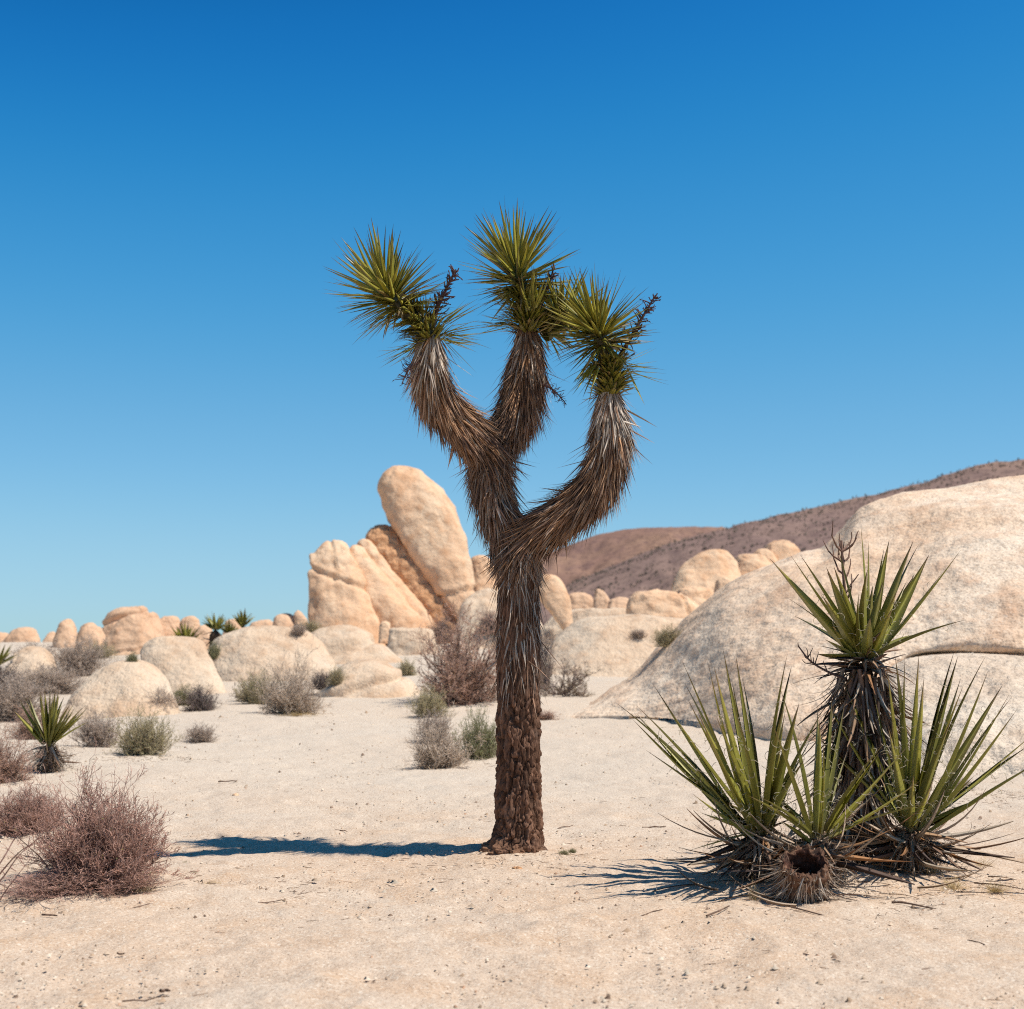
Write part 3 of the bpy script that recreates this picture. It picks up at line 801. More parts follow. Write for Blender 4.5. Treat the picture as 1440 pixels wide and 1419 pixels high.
BR_SPEC = {
    'low': [(729, 985, 0, 30), (729, 940, 0, 31), (729, 880, 0, 31), (729, 820, 0, 30), (729, 775, 0, 30), (730, 752, 0, 27)],
    'left': [(728, 790, .01, 26), (716, 752, .02, 28), (702, 718, .02, 27), (692, 685, .03, 26.5), (688, 655, .03, 26), (690, 632, .03, 24)],
    'left_outer': [(692, 652, .02, 23), (676, 622, -.04, 26), (652, 597, -.11, 27), (628, 575, -.18, 26), (611, 548, -.25, 24.5), (604, 518, -.30, 22), (604, 490, -.33, 18), (606, 470, -.34, 13)],
    'left_inner': [(690, 655, .04, 21), (700, 625, .07, 24), (718, 598, .10, 27), (731, 570, .12, 28.5), (736, 540, .13, 28), (740, 510, .14, 25.5), (742, 482, .14, 19), (740, 455, .14, 13)],
    'right': [(726, 790, -.01, 25), (745, 757, -.03, 26), (773, 734, -.06, 27), (803, 714, -.09, 27), (830, 690, -.11, 28), (848, 660, -.12, 28), (858, 625, -.13, 27), (859, 592, -.13, 24.5), (857, 565, -.13, 19), (857, 545, -.13, 13)],
}
thatch, thatch_parent = [], {}
branches = {}
for bn, pts in BR_SPEC.items():
    path, rad = wtube(pts, 70, 20)
    if bn != 'low':
        V, Fc = tube(path, rad * 0.86, 40)
        c = np.tile(np.array([[.05, .03, .022]]), (len(V), 1)) * (1 + .5 * fbm(V * 30, 2, 9))[:, None]
        branches[bn] = mobj('branch', V, Fc, M_bark, path[0], smooth=True, col=c, parent=jt)
    T, N, B = frames(path)
    seglen = np.linalg.norm(np.diff(path, axis=0), axis=1).sum()
    n = int({'low': 1900}.get(bn, 4300 * seglen))
    for k in range(n):
        s_ = rng.random()
        if bn == 'low':
            s_ = 1 - (1 - s_) ** 0.9
            s_ = .08 + .92 * s_
            if s_ < .34 and rng.random() < (.34 - s_) / .26: continue
        i = s_ * 69; i0 = int(min(i, 68)); f = i - i0
        c = path[i0] * (1 - f) + path[i0 + 1] * f
        r = rad[i0] * .86
        th = rng.random() * 6.283
        nrm = N[i0] * math.cos(th) + B[i0] * math.sin(th)
        back = -T[i0]
        top = s_ > .86 and bn != 'low' and bn != 'left'
        d = unit(back * 1.0 + nrm * rng.normal(.24 if bn != 'low' else .07, .11 if bn != 'low' else .07) + np.array([0, 0, -1]) * rng.uniform(.0, .6) + rng.normal(size=3) * (.14 if bn != 'low' else .19))
        if rng.random() < .04: d = unit(d + nrm * rng.uniform(.2, .7) + rng.normal(size=3) * .25)
        L = rng.uniform(.12, .235) * (1.0 if not top else .85)
        if bn == 'low': L *= rng.uniform(.55, 1.25)
        w = rng.uniform(.009, .017) * (1 if bn != 'low' else .8)
        cl = float(perlin(np.array([[c[0] * 7 + nrm[0] * 1.2, c[1] * 7 + nrm[1] * 1.2, c[2] * 7]]), 71)[0])
        d = unit(d + nrm * max(0, cl) * .35 + rng.normal(size=3) * abs(cl) * .12)
        pale = 0.05 + max(0, cl) * .35
        if bn in ('left_outer', 'left_inner', 'right'): pale = .04 + .75 * float(sstep(.58, .86, s_)) * (1 if bn != 'left_inner' else .45)
        if bn == 'low': pale = .42
        u = rng.random()
        if u < pale: vi = 4 if rng.random() < .5 else 3
        else: vi = [0, 1, 2, 5, 0, 1, 3][rng.integers(7)] if bn in ('low', 'left') else [0, 2, 2, 1, 0, 5][rng.integers(6)]
        if bn == 'low' and vi == 2: vi = 0
        if bn == 'low' and vi == 4 and rng.random() < .6: vi = 3
        M = orient(c + nrm * r * rng.uniform(.92, 1.04), d, nrm, L, w)
        show = (-nrm[1]) + rng.random() * .3 + (L - .15) * 3
        thatch.append((show, bn, vi, M, rng.uniform(.75, 1.45) * (1 + .5 * cl)))
thatch.sort(key=lambda e: -e[0])
cnt = 0
rest = {}
for e in thatch:
    show, bn, vi, M, br = e
    if cnt < 290 and rng.random() < .12:
        place_obj('dead_leaf', DM[vi], M, branches.get(bn, trunk)); cnt += 1
    else:
        rest.setdefault(bn, []).append((vi, M, br))
for bn, lst in rest.items():
    V, Fc, C = join(lst, DV)
    par = branches.get(bn, trunk)
    mobj('dead_leaf_thatch', V, Fc, M_dead, ORG[par.name], col=C, parent=par, kind='stuff')

# green heads
def head(label, burst, axis, nb, L0, sleeve, ns_, Ls, tufts=(), dead=0):
    """burst: path of pixel points (x,y,dy) that carries the long leaves; sleeve: path with short leaves"""
    bp = spline(np.array([JP(*p) for p in burst]), 30)
    ax = unit(np.array(axis, float))
    root = link('leaf_head', None, bp[0], parent=jt, label=label)
    ins = []
    for k in range(nb):
        q = (k + .5) / nb
        ang = math.acos(1 - q ** .92 * (1 - math.cos(math.radians(108))))
        phi = k * 2.39996 + rng.normal() * .35
        e1 = unit(np.cross(ax, [0.3, 1, 0.1])); e2 = np.cross(ax, e1)
        a2 = ang + rng.normal() * .11
        d = ax * math.cos(a2) + (e1 * math.cos(phi) + e2 * math.sin(phi)) * math.sin(a2)
        t = 1 - ang / math.radians(108)
        c = bp[int(29 * max(0, min(1, t * .9 + .1 * rng.random())))]
        rad = (e1 * math.cos(phi) + e2 * math.sin(phi)) * .02
        L = L0 * rng.uniform(.72, 1.06) * (1 - .3 * max(0, (ang - 1.1)))
        vi = rng.choice([0, 0, 1, 2, 4]) if ang < 1.2 else rng.choice([0, 2, 3, 3, 1, 5])
        M = orient(c + rad, d, -ax + .3 * rng.normal(size=3), L, rng.uniform(.019, .026))
        ins.append((-d[1] + .3 * L / L0 + .2 * rng.random(), int(vi), M, rng.uniform(.8, 1.15)))
    if ns_:
        sp_ = spline(np.array([JP(*p) for p in sleeve]), 40)
        T, N, B = frames(sp_)
        for k in range(ns_):
            i = int(rng.random() * 39.9); th = rng.random() * 6.283
            nrm = N[i] * math.cos(th) + B[i] * math.sin(th)
            d = unit(nrm + T[i] * rng.normal(.45, .18) + rng.normal(size=3) * .08)
            vi = rng.choice([0, 2, 3, 3, 2, 1, 5])
            M = orient(sp_[i] + nrm * .045, d, -T[i], Ls * rng.uniform(.7, 1.2), rng.uniform(.02, .028))
            ins.append((-d[1] * .6 + .1 * rng.random(), int(vi), M, rng.uniform(.75, 1.1)))
    for (tx, ty, tdy, dirs, n, L, spread) in tufts:
        c = JP(tx, ty, tdy)
        for k in range(n):
            d = unit(unit(np.array(dirs, float)) + rng.normal(size=3) * spread)
            M = orient(c + rng.normal(size=3) * .018 + d * .03, d, np.array([0, 0, -1.]), L * rng.uniform(.65, 1.1), rng.uniform(.014, .02))
            ins.append((-d[1] * .7, int(rng.choice([1, 4, 0, 2])), M, rng.uniform(.85, 1.25)))
    # core so the leaf bases do not float
    cp = spline(np.array([JP(*p) for p in (list(sleeve) + list(burst))]), 30)
    V, Fc = tube(cp, np.interp(np.arange(30), [0, 22, 29], [.05, .04, .008]), 16)
    mobj('leaf_stem', V, Fc, M_leaf, cp[0], smooth=True, col=np.tile([[.09, .085, .03]], (len(V), 1)), parent=root)
    ins.sort(key=lambda e: -e[0])
    n_obj = 72
    for e in ins[:n_obj * 2:2]:
        place_obj('leaf', JM[e[1]], e[2], root)
    rest_ = ins[1:n_obj * 2:2] + ins[n_obj * 2:]
    V, Fc, C = join([(e[1], e[2], e[3]) for e in rest_], JV)
    mobj('leaves', V, Fc, M_leaf, ORG[root.name], col=C, parent=root, kind='stuff')
    return root

head('leaf head bending outward on the left limb, beside a dead stalk', [(566, 436, -.38), (546, 414, -.40), (530, 394, -.42)], (-.42, -.12, .88), 215, .37,
     [(607, 482, -.33), (600, 464, -.34), (588, 451, -.36), (566, 436, -.38)], 260, .14,
     tufts=[(618, 472, -.31, (1, -.15, -.12), 26, .26, .33), (622, 455, -.28, (.8, -.1, .45), 9, .24, .2), (590, 486, -.37, (-.8, -.2, -.45), 14, .22, .22)])
head('tallest upright leaf head on the middle limb', [(735, 412, .12), (727, 384, .12), (722, 366, .12)], (-.03, -.1, 1), 225, .395,
     [(742, 472, .14), (741, 445, .13), (736, 414, .12)], 340, .165,
     tufts=[(748, 440, .02, (.05, -.5, .8), 22, .24, .22), (722, 455, .12, (-1, -.1, -.12), 14, .22, .2)])
head('dense leaf head leaning inward on the right limb, beside a dead stalk', [(850, 488, -.15), (840, 466, -.17), (828, 448, -.19)], (-.32, -.2, .9), 220, .36,
     [(857, 558, -.13), (858, 530, -.13), (854, 505, -.14)], 420, .12,
     tufts=[(872, 515, -.05, (1, -.1, -.05), 12, .25, .3), (840, 510, -.2, (-.5, -.4, -.6), 18, .24, .22)])
head('small leaf head half hidden between the middle and right heads', [(790, 455, .2), (790, 440, .2)], (.1, .1, 1), 110, .32,
     [(765, 470, .18), (778, 462, .2)], 60, .14)

# dead flower stalks
def stalk(pts, dys, r0, nb, bl, seed, label):
    r = np.random.default_rng(seed)
    path = spline(np.array([JP(x, y, dy) for (x, y), dy in zip(pts, dys)]), 24)
    segs = [(path[i], path[i + 1], r0 * (1 - .7 * i / 23), r0 * (1 - .7 * (i + 1) / 23)) for i in range(23)]
    T, N, B = frames(path)
    for k in range(nb):
        i = int(r.uniform(2, 22.9)); th = r.random() * 6.28
        d = unit(N[i] * math.cos(th) + B[i] * math.sin(th) + T[i] * r.uniform(.1, .8))
        p = path[i]; L = bl * r.uniform(.5, 1.2) * (1 - .5 * i / 23); cur = r.normal(size=3) * .5 + np.array([0, 0, .5])
        for j in range(4):
            q = p + d * L / 4
            segs.append((p, q, r0 * .34 * (1 - j * .15), r0 * .34 * (1 - (j + 1) * .15)))
            if r.random() < .4:
                e = unit(d + r.normal(size=3) * .8); segs.append((q, q + e * L * .22, r0 * .25, r0 * .12))
            p = q; d = unit(d + cur * .35)
    A, Bq, R0, R1 = (np.array(v) for v in zip(*segs))
    c = np.array([.105, .06, .055])[None] * r.uniform(.6, 1.7, (len(A), 1))
    V, Fc, C = seg_mesh(A, Bq, R0, R1, c, 5)
    mobj('dead_flower_stalk', V, Fc, M_twig, path[0], col=C, parent=jt, label=label)
stalk([(607, 462), (616, 430), (628, 405), (641, 379)], (-.33, -.33, -.33, -.33), .017, 70, .085, 1, 'dark dead flower stalk beside the left leaf head')
stalk([(866, 512), (884, 480), (903, 447), (922, 415)], (-.1, -.08, -.08, -.08), .015, 75, .095, 2, 'dark dead flower stalk beside the right leaf head')
stalk([(752, 452), (764, 420), (774, 395), (779, 372)], (.1, .1, .1, .1), .013, 40, .08, 3, 'dead flower stalk behind the tallest leaf head')
stalk([(762, 540), (776, 547), (786, 556), (796, 568)], (.06, .04, .04, .04), .007, 40, .07, 4, 'curled withered stalk hanging from the middle limb')
stalk([(592, 508), (580, 514), (572, 524), (565, 540)], (-.4, -.42, -.43, -.44), .008, 34, .09, 5, 'withered tuft hanging from the left limb')

# ------------------------------------------------------------------ yuccas
yw = lambda t: (.78 + .22 * min(t * 3.2, 1)) * (1 - max(0, (t - .25) / .75) ** 1.5) if t < 1 else .02
def ycols(k, tip): return [(0, (.34 * k, .27 * k, .12 * k)), (.08, (.41 * k, .375 * k, .09 * k)), (.35, (.375 * k, .355 * k, .07 * k)), (.8, (.40 * k, .35 * k, .08 * k)), (.92, (.36 * k, .25 * k, .12 * k)), (1, tip)]
YT = (.16, .075, .04)
YV = [blade(11, yw, b, f, .14, ycols(k, YT), tw) for b, f, k, tw in ((.04, .30, 1, .3), (.09, .34, .85, -.3), (-.04, .32, 1.3, .5), (.13, .28, .72, 0), (.0, .36, 1.1, .8))]
YM = [mesh_from('leaf', v, f, M_leaf, True, c) for v, f, c in YV]
ydw = lambda t: (.9 + .1 * math.sin(t * 9)) * (1 - t ** 2 * .85)
YDC = [((.36, .235, .145), (.43, .27, .16), (.38, .225, .14)), ((.50, .38, .285), (.56, .43, .32), (.45, .33, .24)), ((.22, .135, .095), (.28, .17, .115), (.24, .145, .095)), ((.38, .19, .08), (.44, .22, .10), (.32, .15, .07)), ((.55, .46, .37), (.54, .45, .36), (.45, .36, .27)), ((.11, .078, .065), (.135, .092, .075), (.12, .08, .065))]
YDV = [blade(9, ydw, b, f, .12, dcols(*c), tw) for c, b, f, tw in zip(YDC, (.35, .55, .2, .3, .45, .1), (.2, .3, .25, .3, .2, .3), (.5, -.8, .3, 1.2, -.4, .6))]
YDM = [mesh_from('dead_leaf', v, f, M_dead, True, c) for v, f, c in YDV]

def fibres(name, leaves, per, parent, seed):
    r = np.random.default_rng(seed)
    A, Bq, R0, R1 = [], [], [], []
    for (M, vi) in leaves:
        for k in range(per):
            t = r.uniform(.15, .85); side = r.choice([-1, 1])
            V = YV[vi][0].reshape(-1, 4, 3)
            i = int(t * 10)
            p = M[:3, :3] @ V[i, 0 if side < 0 else 2] + M[:3, 3]
            out = unit(M[:3, 1] * side); up = unit(M[:3, 2])
            d = unit(out + up * r.normal(0, .6) + r.normal(size=3) * .4)
            axis = unit(r.normal(size=3)); curl = r.uniform(.35, .9); L = r.uniform(.03, .075)
            for j in range(6):
                q = p + d * L / 6
                A.append(p); Bq.append(q); R0.append(.0016); R1.append(.0012)
                p = q
                d = unit(d + np.cross(axis, d) * curl)
    A, Bq = np.array(A), np.array(Bq)
    V, Fc, C = seg_mesh(A, Bq, np.array(R0), np.array(R1), np.tile([[.55, .47, .33]], (len(A), 1)))
    mobj(name, V, Fc, M_fibre, ORG[parent.name], col=C, parent=parent, kind='stuff')

def yucca(label, bpx, d, gpx, tips, Lmax, wid, extra=0, dead=18, seed=0, stem_r=.055, name='yucca', skirt_len=.42, dead_dirs=None, per_fibre=10, group=None):
    """bpx: pixel of the rosette centre, gpx: pixel x of the foot, tips: leaf tip pixels"""
    r = np.random.default_rng(seed)
    c = P(bpx[0], bpx[1], d)
    foot = np.array([P(gpx, bpx[1], d)[0], d, 0]); foot[2] = float(gz(foot[0], foot[1])) - .03
    root = link(name, None, foot, label=label, cat='yucca', group=group)
    sp_ = spline(np.array([foot, foot * .5 + c * .5 + [0, .01, 0], c]), 24)
    V, Fc = tube(sp_, np.interp(np.arange(24), [0, 20, 23], [stem_r * 1.25, stem_r, .01]), 24)
    V += .012 * fbm(V * 40, 3, seed)[:, None] * unit(V - np.repeat(sp_, 24, 0))
    mobj('stem', V, Fc, M_bark, foot, smooth=True, col=np.tile([[.075, .05, .035]], (len(V), 1)), parent=root)
    lv = []
    s_ = pxm(d)
    for i, tp in enumerate(tips):
        tx, ty = tp[0], tp[1]
        full = tp[2] if len(tp) > 2 else None
        tip2 = P(tx, ty, d)
        l2 = np.linalg.norm(tip2 - c)
        L = max(Lmax * r.uniform(.86, 1.0), l2 * 1.02) if full is None else l2 * 1.08
        dy = math.sqrt(max(L * L - l2 * l2, 0)); dy = min(dy, .55 * L)
        sg = -1 if r.random() < .5 else 1
        if len(tp) > 3: sg = tp[3]
        tip = P(tx, ty, d + sg * dy)
        vi = int(r.integers(5))
        st = c + (tip - c) / np.linalg.norm(tip - c) * .02 + np.array([(tx - bpx[0]) * s_ * .10, r.normal() * .012, r.normal() * .02])
        dv = tip - st
        M = orient(st, dv, np.array([0, 0, -1.]) + unit(dv * [1, 1, 0] + [1e-3, 0, 0]) * .6 + r.normal(size=3) * .7, np.linalg.norm(dv), wid * r.uniform(1.15, 1.55))
        lv.append((M, vi))
    for k in range(extra):
        ang = r.uniform(.1, 1.15); ph = r.random() * 6.28
        dv = np.array([math.sin(ang) * math.cos(ph), math.sin(ang) * math.sin(ph), math.cos(ang)])
        M = orient(c + dv * .03, dv, np.array([0, 0, -1.]) + dv * [.6, .6, 0], Lmax * r.uniform(.5, .9), wid * r.uniform(1.1, 1.45))
        lv.append((M, int(r.integers(5))))
    for M, vi in lv: place_obj('leaf', YM[vi], M, root)
    if per_fibre: fibres('leaf_fibres', lv, per_fibre, root, seed + 1)
    for k in range(dead):
        ph = r.random() * 6.28
        t = r.uniform(.45, .98)
        p = sp_[int(t * 23)]
        dv = unit(np.array([math.cos(ph), math.sin(ph), r.uniform(-1.1, .05)]))
        L = skirt_len * r.uniform(.6, 1.15)
        room = (p[2] - gz(p[0] + dv[0] * L * .8, p[1] + dv[1] * L * .8) - .01)
        if dv[2] * L < -room:
            dv = unit(np.array([dv[0], dv[1], -max(room, 0.0) / L * .92]) )
        vi = int(r.integers(6))
        M = orient(p + dv * .02, dv, np.array([0, 0, -1.]) * (1 if r.random() < .6 else -.4) + r.normal(size=3) * .5, L, wid * r.uniform(.8, 1.4))
        # keep the tip above the sand
        tipw = M[:3, :3] @ YDV[vi][0][-3] + M[:3, 3]
        gg = float(gz(tipw[0], tipw[1])) + .004
        if tipw[2] < gg:
            M = orient(p + dv * .02, unit(dv + [0, 0, (gg - tipw[2]) / L]), -M[:3, 0], L, wid * 1.0)
        place_obj('dead_leaf', YDM[vi], M, root)
    return root, sp_

LT = [(884, 1018), (893, 1008), (890, 968), (898, 996), (913, 983), (919, 963), (967, 983), (981, 1001), (969, 925), (977, 948), (985, 935), (1000, 944), (1017, 914), (1050, 987), (1063, 947), (1085, 915), (1097, 924), (1089, 976), (1122, 968), (1101, 1018), (1030, 960), (1010, 1000), (940, 1040),
      (972, 1120, 1, -1), (985, 1146, 1, -1), (964, 1193, 1, -1), (1032, 1138, 1, -1), (1112, 1085, 1), (1108, 1130, 1, -1), (1062, 1140, 1, -1), (1124, 1060, 1)]
lr_, lp_ = yucca('yucca with a fan of tall narrow leaves, on the tree side of the hollow stump', (1072, 1172), 7.35, 1070, LT, .98, .036, 12, 44, 5, .06, skirt_len=.48)
CT = [(1175, 972), (1190, 978, None, 1), (1121, 966, None, 1), (1150, 992), (1230, 1022), (1273, 1042), (1236, 1048, None, -1), (1300, 1103, None, -1), (1092, 1012), (1100, 1150, 1), (1096, 1128, 1), (1200, 1010, None, 1), (1255, 1075, None, -1), (1165, 1040, None, -1)]
cr_, cp_ = yucca('short yucca with few leaves growing behind the hollow stump', (1148, 1180), 7.18, 1150, CT, .80, .034, 7, 24, 15, .05, skirt_len=.5)
RT = [(1319, 912), (1341, 915), (1352, 912), (1346, 962), (1351, 954), (1316, 970), (1399, 948), (1404, 969), (1402, 973), (1428, 981), (1438, 1004), (1447, 1040), (1466, 1058), (1287, 924), (1273, 918), (1262, 927), (1247, 936), (1241, 998), (1372, 1010), (1300, 960), (1330, 1000), (1235, 1040, None, 1),
      (1370, 1091, 1, -1), (1380, 1112, 1, -1), (1357, 1140, 1, -1), (1310, 1090, 1, -1), (1238, 1100, 1, 1), (1262, 1130, 1, -1)]
rr_, rp_ = yucca('yucca fanning over the sand with drooping dead leaves, away from the tree', (1278, 1168), 7.6, 1283, RT, .98, .036, 12, 52, 25, .055, skirt_len=.5)
UT = [(1083, 786), (1110, 778), (1165, 793), (1173, 790, None, 1), (1204, 791, None, -1), (1218, 738, None, 1), (1228, 760, None, 1), (1243, 772, None, 1), (1246, 761, None, 1), (1275, 757), (1270, 755, None, 1), (1304, 784, None, 1), (1358, 777), (1327, 803), (1278, 822, None, 1), (1264, 835, None, -1), (1157, 834, None, -1), (1290, 800, None, 1),
      (1162, 894, 1, -1), (1170, 880, 1, -1), (1255, 860, None, -1), (1190, 830, None, -1), (1150, 925, 1), (1282, 880, None, 1)]
tall, tall_path = yucca('tallest yucca on a thick shaggy stem, broad leaves and dry flower stalk', (1217, 928), 7.95, 1196, UT, .74, .052, 10, 26, 35, .075, skirt_len=.34, per_fibre=5)
def shaggy(root, path, n, seed, r0, z0=.05):
    r = np.random.default_rng(seed)
    ins = []
    for k in range(n):
        t = r.uniform(z0, .99); p = path[int(t * 23)]; ph = r.random() * 6.28
        nr = np.array([math.cos(ph), math.sin(ph), 0])
        d = unit(np.array([0, 0, -1.]) + nr * r.uniform(.05, .45) + r.normal(size=3) * .15)
        L = min(r.uniform(.16, .42), max(.08, (p[2] - path[0][2]) * .95))
        ins.append((int(r.choice([5, 2, 0, 1, 5, 2, 4])), orient(p + nr * r0 * r.uniform(.7, 1.1), d, nr, L, r.uniform(.016, .036)), r.uniform(.6, 1.2)))
    for e in ins[:50]: place_obj('dead_leaf', YDM[e[0]], e[1], root)
    V, Fc, C = join(ins[50:], YDV)
    mobj('dead_leaf_skirt', V, Fc, M_dead, ORG[root.name], col=C, parent=root, kind='stuff')
    # matted thread in the skirt
    m = 900
    A = path[(r.uniform(.02, .9, m) * 23).astype(int)] + np.stack([r.normal(0, .09, m), r.normal(0, .09, m), r.normal(0, .03, m)], 1)
    A[:, 2] = np.maximum(A[:, 2], path[0][2] + .03)
    D = r.normal(size=(m, 3)); As, Bs = [], []
    ax = unit(r.normal(size=(m, 3)))
    for j in range(5):
        D = unit(D + np.cross(ax, D) * .5); Bn = A + D * .012
        As.append(A); Bs.append(Bn); A = Bn
    A, Bq = np.concatenate(As), np.concatenate(Bs)
    V, Fc, C = seg_mesh(A, Bq, np.full(len(A), .0013), np.full(len(A), .0011), np.tile([[.33, .24, .17]], (len(A), 1)))
    mobj('matted_fibres', V, Fc, M_fibre, ORG[root.name], col=C, parent=root, kind='stuff')
def collar(root, path, n, seed, L0, wid, lo=.84, rise=-.12):
    r = np.random.default_rng(seed)
    for k in range(n):
        ph = r.random() * 6.28; p = path[min(23, int(r.uniform(lo, 1.02) * 23))]
        dv = unit(np.array([math.cos(ph), math.sin(ph), r.normal(rise, .22)]))
        place_obj('dead_leaf', YDM[int(r.choice([0, 2, 3, 3, 5, 0, 1]))], orient(p + dv * .03, dv, np.array([0, 0, -1.]) + r.normal(size=3) * .35, L0 * r.uniform(.5, 1.1), wid * r.uniform(.5, 1.0)), root)
collar(tall, tall_path, 44, 12, .36, .045)
collar(tall, tall_path, 46, 22, .26, .05, .97, .1)
collar(lr_, lp_, 26, 13, .34, .034)
collar(rr_, rp_, 26, 14, .36, .034)
collar(cr_, cp_, 14, 15, .28, .03)
shaggy(tall, tall_path, 620, 3, .13)
shaggy(lr_, lp_, 170, 4, .085, .25)
shaggy(cr_, cp_, 130, 6, .075, .25)
shaggy(rr_, rp_, 190, 7, .085, .25)

def twig_stalk(parent, pts, d, r0, nb, bl, seed, colr):
    r = np.random.default_rng(seed)
    path = spline(np.array([P(x, y, d) for x, y in pts]), 20)
    T, N, B = frames(path)
    segs = [(path[i], path[i + 1], r0 * (1 - .5 * i / 19), r0 * (1 - .5 * (i + 1) / 19)) for i in range(19)]
    for k in range(nb):
        i = int(r.uniform(7, 18.9)); th = r.random() * 6.28
        dv = unit(N[i] * math.cos(th) + B[i] * math.sin(th) + T[i] * r.uniform(.3, 1))
        p = path[i]; L = bl * r.uniform(.6, 1.2)
        for j in range(5):
            q = p + dv * L / 5; segs.append((p, q, r0 * .5 * (1 - j * .12), r0 * .5 * (1 - (j + 1) * .12))); p = q
            dv = unit(dv + np.array([0, 0, .35]) + r.normal(size=3) * .25)
    A, Bq, R0, R1 = (np.array(v) for v in zip(*segs))
    V, Fc, C = seg_mesh(A, Bq, R0, R1, np.array([colr]) * r.uniform(.7, 1.3, (len(A), 1)), 5)
    mobj('dry_flower_stalk', V, Fc, M_twig, path[0], col=C, parent=parent)
twig_stalk(tall, [(1205, 915), (1192, 870), (1186, 810), (1183, 760)], 8.0, .013, 14, .17, 3, (.24, .14, .10))
twig_stalk(tall, [(1190, 955), (1165, 945), (1140, 930), (1122, 908)], 7.9, .008, 10, .06, 4, (.14, .09, .075))

# hollow stump
def stump():
    c0 = G(1128, 1262); d = c0[1] + .05
    base = np.array([c0[0], d, float(gz(c0[0], d)) - .03])
    root = link('hollow_stump', None, base, label='broken hollow yucca stump with a dark round opening at the foot of the yuccas', cat='stump')
    top = P(1129, 1200, d - .05)
    ax = unit(top - base + np.array([0, -.10, 0]))
    e1 = unit(np.cross(ax, [0, 1, 0])); e2 = np.cross(ax, e1)
    ns, r = 60, .105
    prof = [(0, 1.25), (.2, 1.12), (.45, 1.05), (.7, 1.0), (.9, 1.03), (1.0, 1.0), (1.02, .9), (.97, .80), (.8, .76), (.5, .72), (.2, .6), (.15, .02)]
    H = np.linalg.norm(top - base)
    a = np.linspace(0, 6.283, ns, endpoint=False)
    rows = []
    pr = spline(np.array([(h, rr, 0) for h, rr in prof]), 60)
    for h, rr, _ in pr:
        ring = (e1[None] * np.cos(a)[:, None] * 1.0 + e2[None] * np.sin(a)[:, None] * .92) * (r * rr)
        rows.append(base + ax * H * h + ring)
    V = np.array(rows).reshape(-1, 3)
    V += (.020 * fbm(V * 22, 4, 61, .6) + .012 * fbm(V * np.array([70, 70, 20]), 3, 66))[:, None] * unit(V - base - np.outer((V - base) @ ax, ax))
    rim = np.repeat(np.exp(-((np.arange(60) - 29) / 7.0) ** 2), ns)
    V += np.outer(rim * (.035 * fbm(V * np.array([26, 26, 3]), 3, 67, .7) + .012 * fbm(V * 70, 2, 68)), ax)
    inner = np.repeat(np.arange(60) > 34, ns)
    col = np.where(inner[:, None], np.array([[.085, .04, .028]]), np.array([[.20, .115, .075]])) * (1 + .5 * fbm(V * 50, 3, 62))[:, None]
    mobj('stump_wall', V, grid_faces(60, ns)[:, ::-1], M_bark, base, smooth=True, col=col, parent=root)
    rg = np.random.default_rng(5)
    ins = []
    for k in range(460):
        ph = rg.random() * 6.283; nr = e1 * math.cos(ph) + e2 * math.sin(ph)
        h = rg.uniform(.45, 1.02)
        dv = unit(-ax * rg.uniform(.6, 1) + nr * rg.uniform(-.05, .35) + rg.normal(size=3) * .25) if rg.random() < .68 else unit(ax * .6 + nr * rg.uniform(-.5, .5) + rg.normal(size=3) * .4)
        ins.append((int(rg.choice([0, 1, 4, 1, 2])), orient(base + ax * H * h + nr * r * 1.02, dv, nr, rg.uniform(.05, .15) * (1 if dv[2] < 0 else .4), rg.uniform(.004, .010)), rg.uniform(.7, 1.2)))
    V, Fc, C = join(ins, YDV)
    mobj('shredded_fibre', V, Fc, M_dead, base, col=C, parent=root, kind='stuff')
stump()

# fallen dead leaves on the sand below the clump
def fallen():
    r = np.random.default_rng(77)
    spots = [(1060, 1262, 0), (1100, 1268, 1), (1205, 1245, 2), (1230, 1235, 0), (1010, 1255, 1), (1170, 1262, 2), (1250, 1262, 0), (1330, 1240, 1), (1370, 1245, 2), (1190, 1272, 0), (1040, 1243, 2), (1290, 1252, 1), (1390, 1236, 0), (1120, 1278, 1), (1225, 1218, 3), (1215, 1228, 3), (1260, 1218, 4), (985, 1248, 2), (1345, 1258, 5), (1150, 1270, 5)]
    for i, (x, y, vi) in enumerate(spots):
        p = G(x, y)
        a = r.uniform(-.5, .35) + (0 if x > 1130 else math.pi)
        dv = np.array([math.cos(a), math.sin(a), .04])
        me = YDM[vi]
        M = orient(p + [0, 0, .012], dv, np.array([0, 0, -1.]) if vi not in (1, 4) else np.array([0, .9, .45]), r.uniform(.22, .42), r.uniform(.012, .022))
        o = bpy.data.objects.new('fallen_leaf', me); COL.objects.link(o)
        o.matrix_world = Matrix(M.tolist())
        o['label'] = 'dry brown blade fallen on the sand under the large yuccas'; o['category'] = 'dead leaf'; o['group'] = 'fallen yucca blades'
fallen()

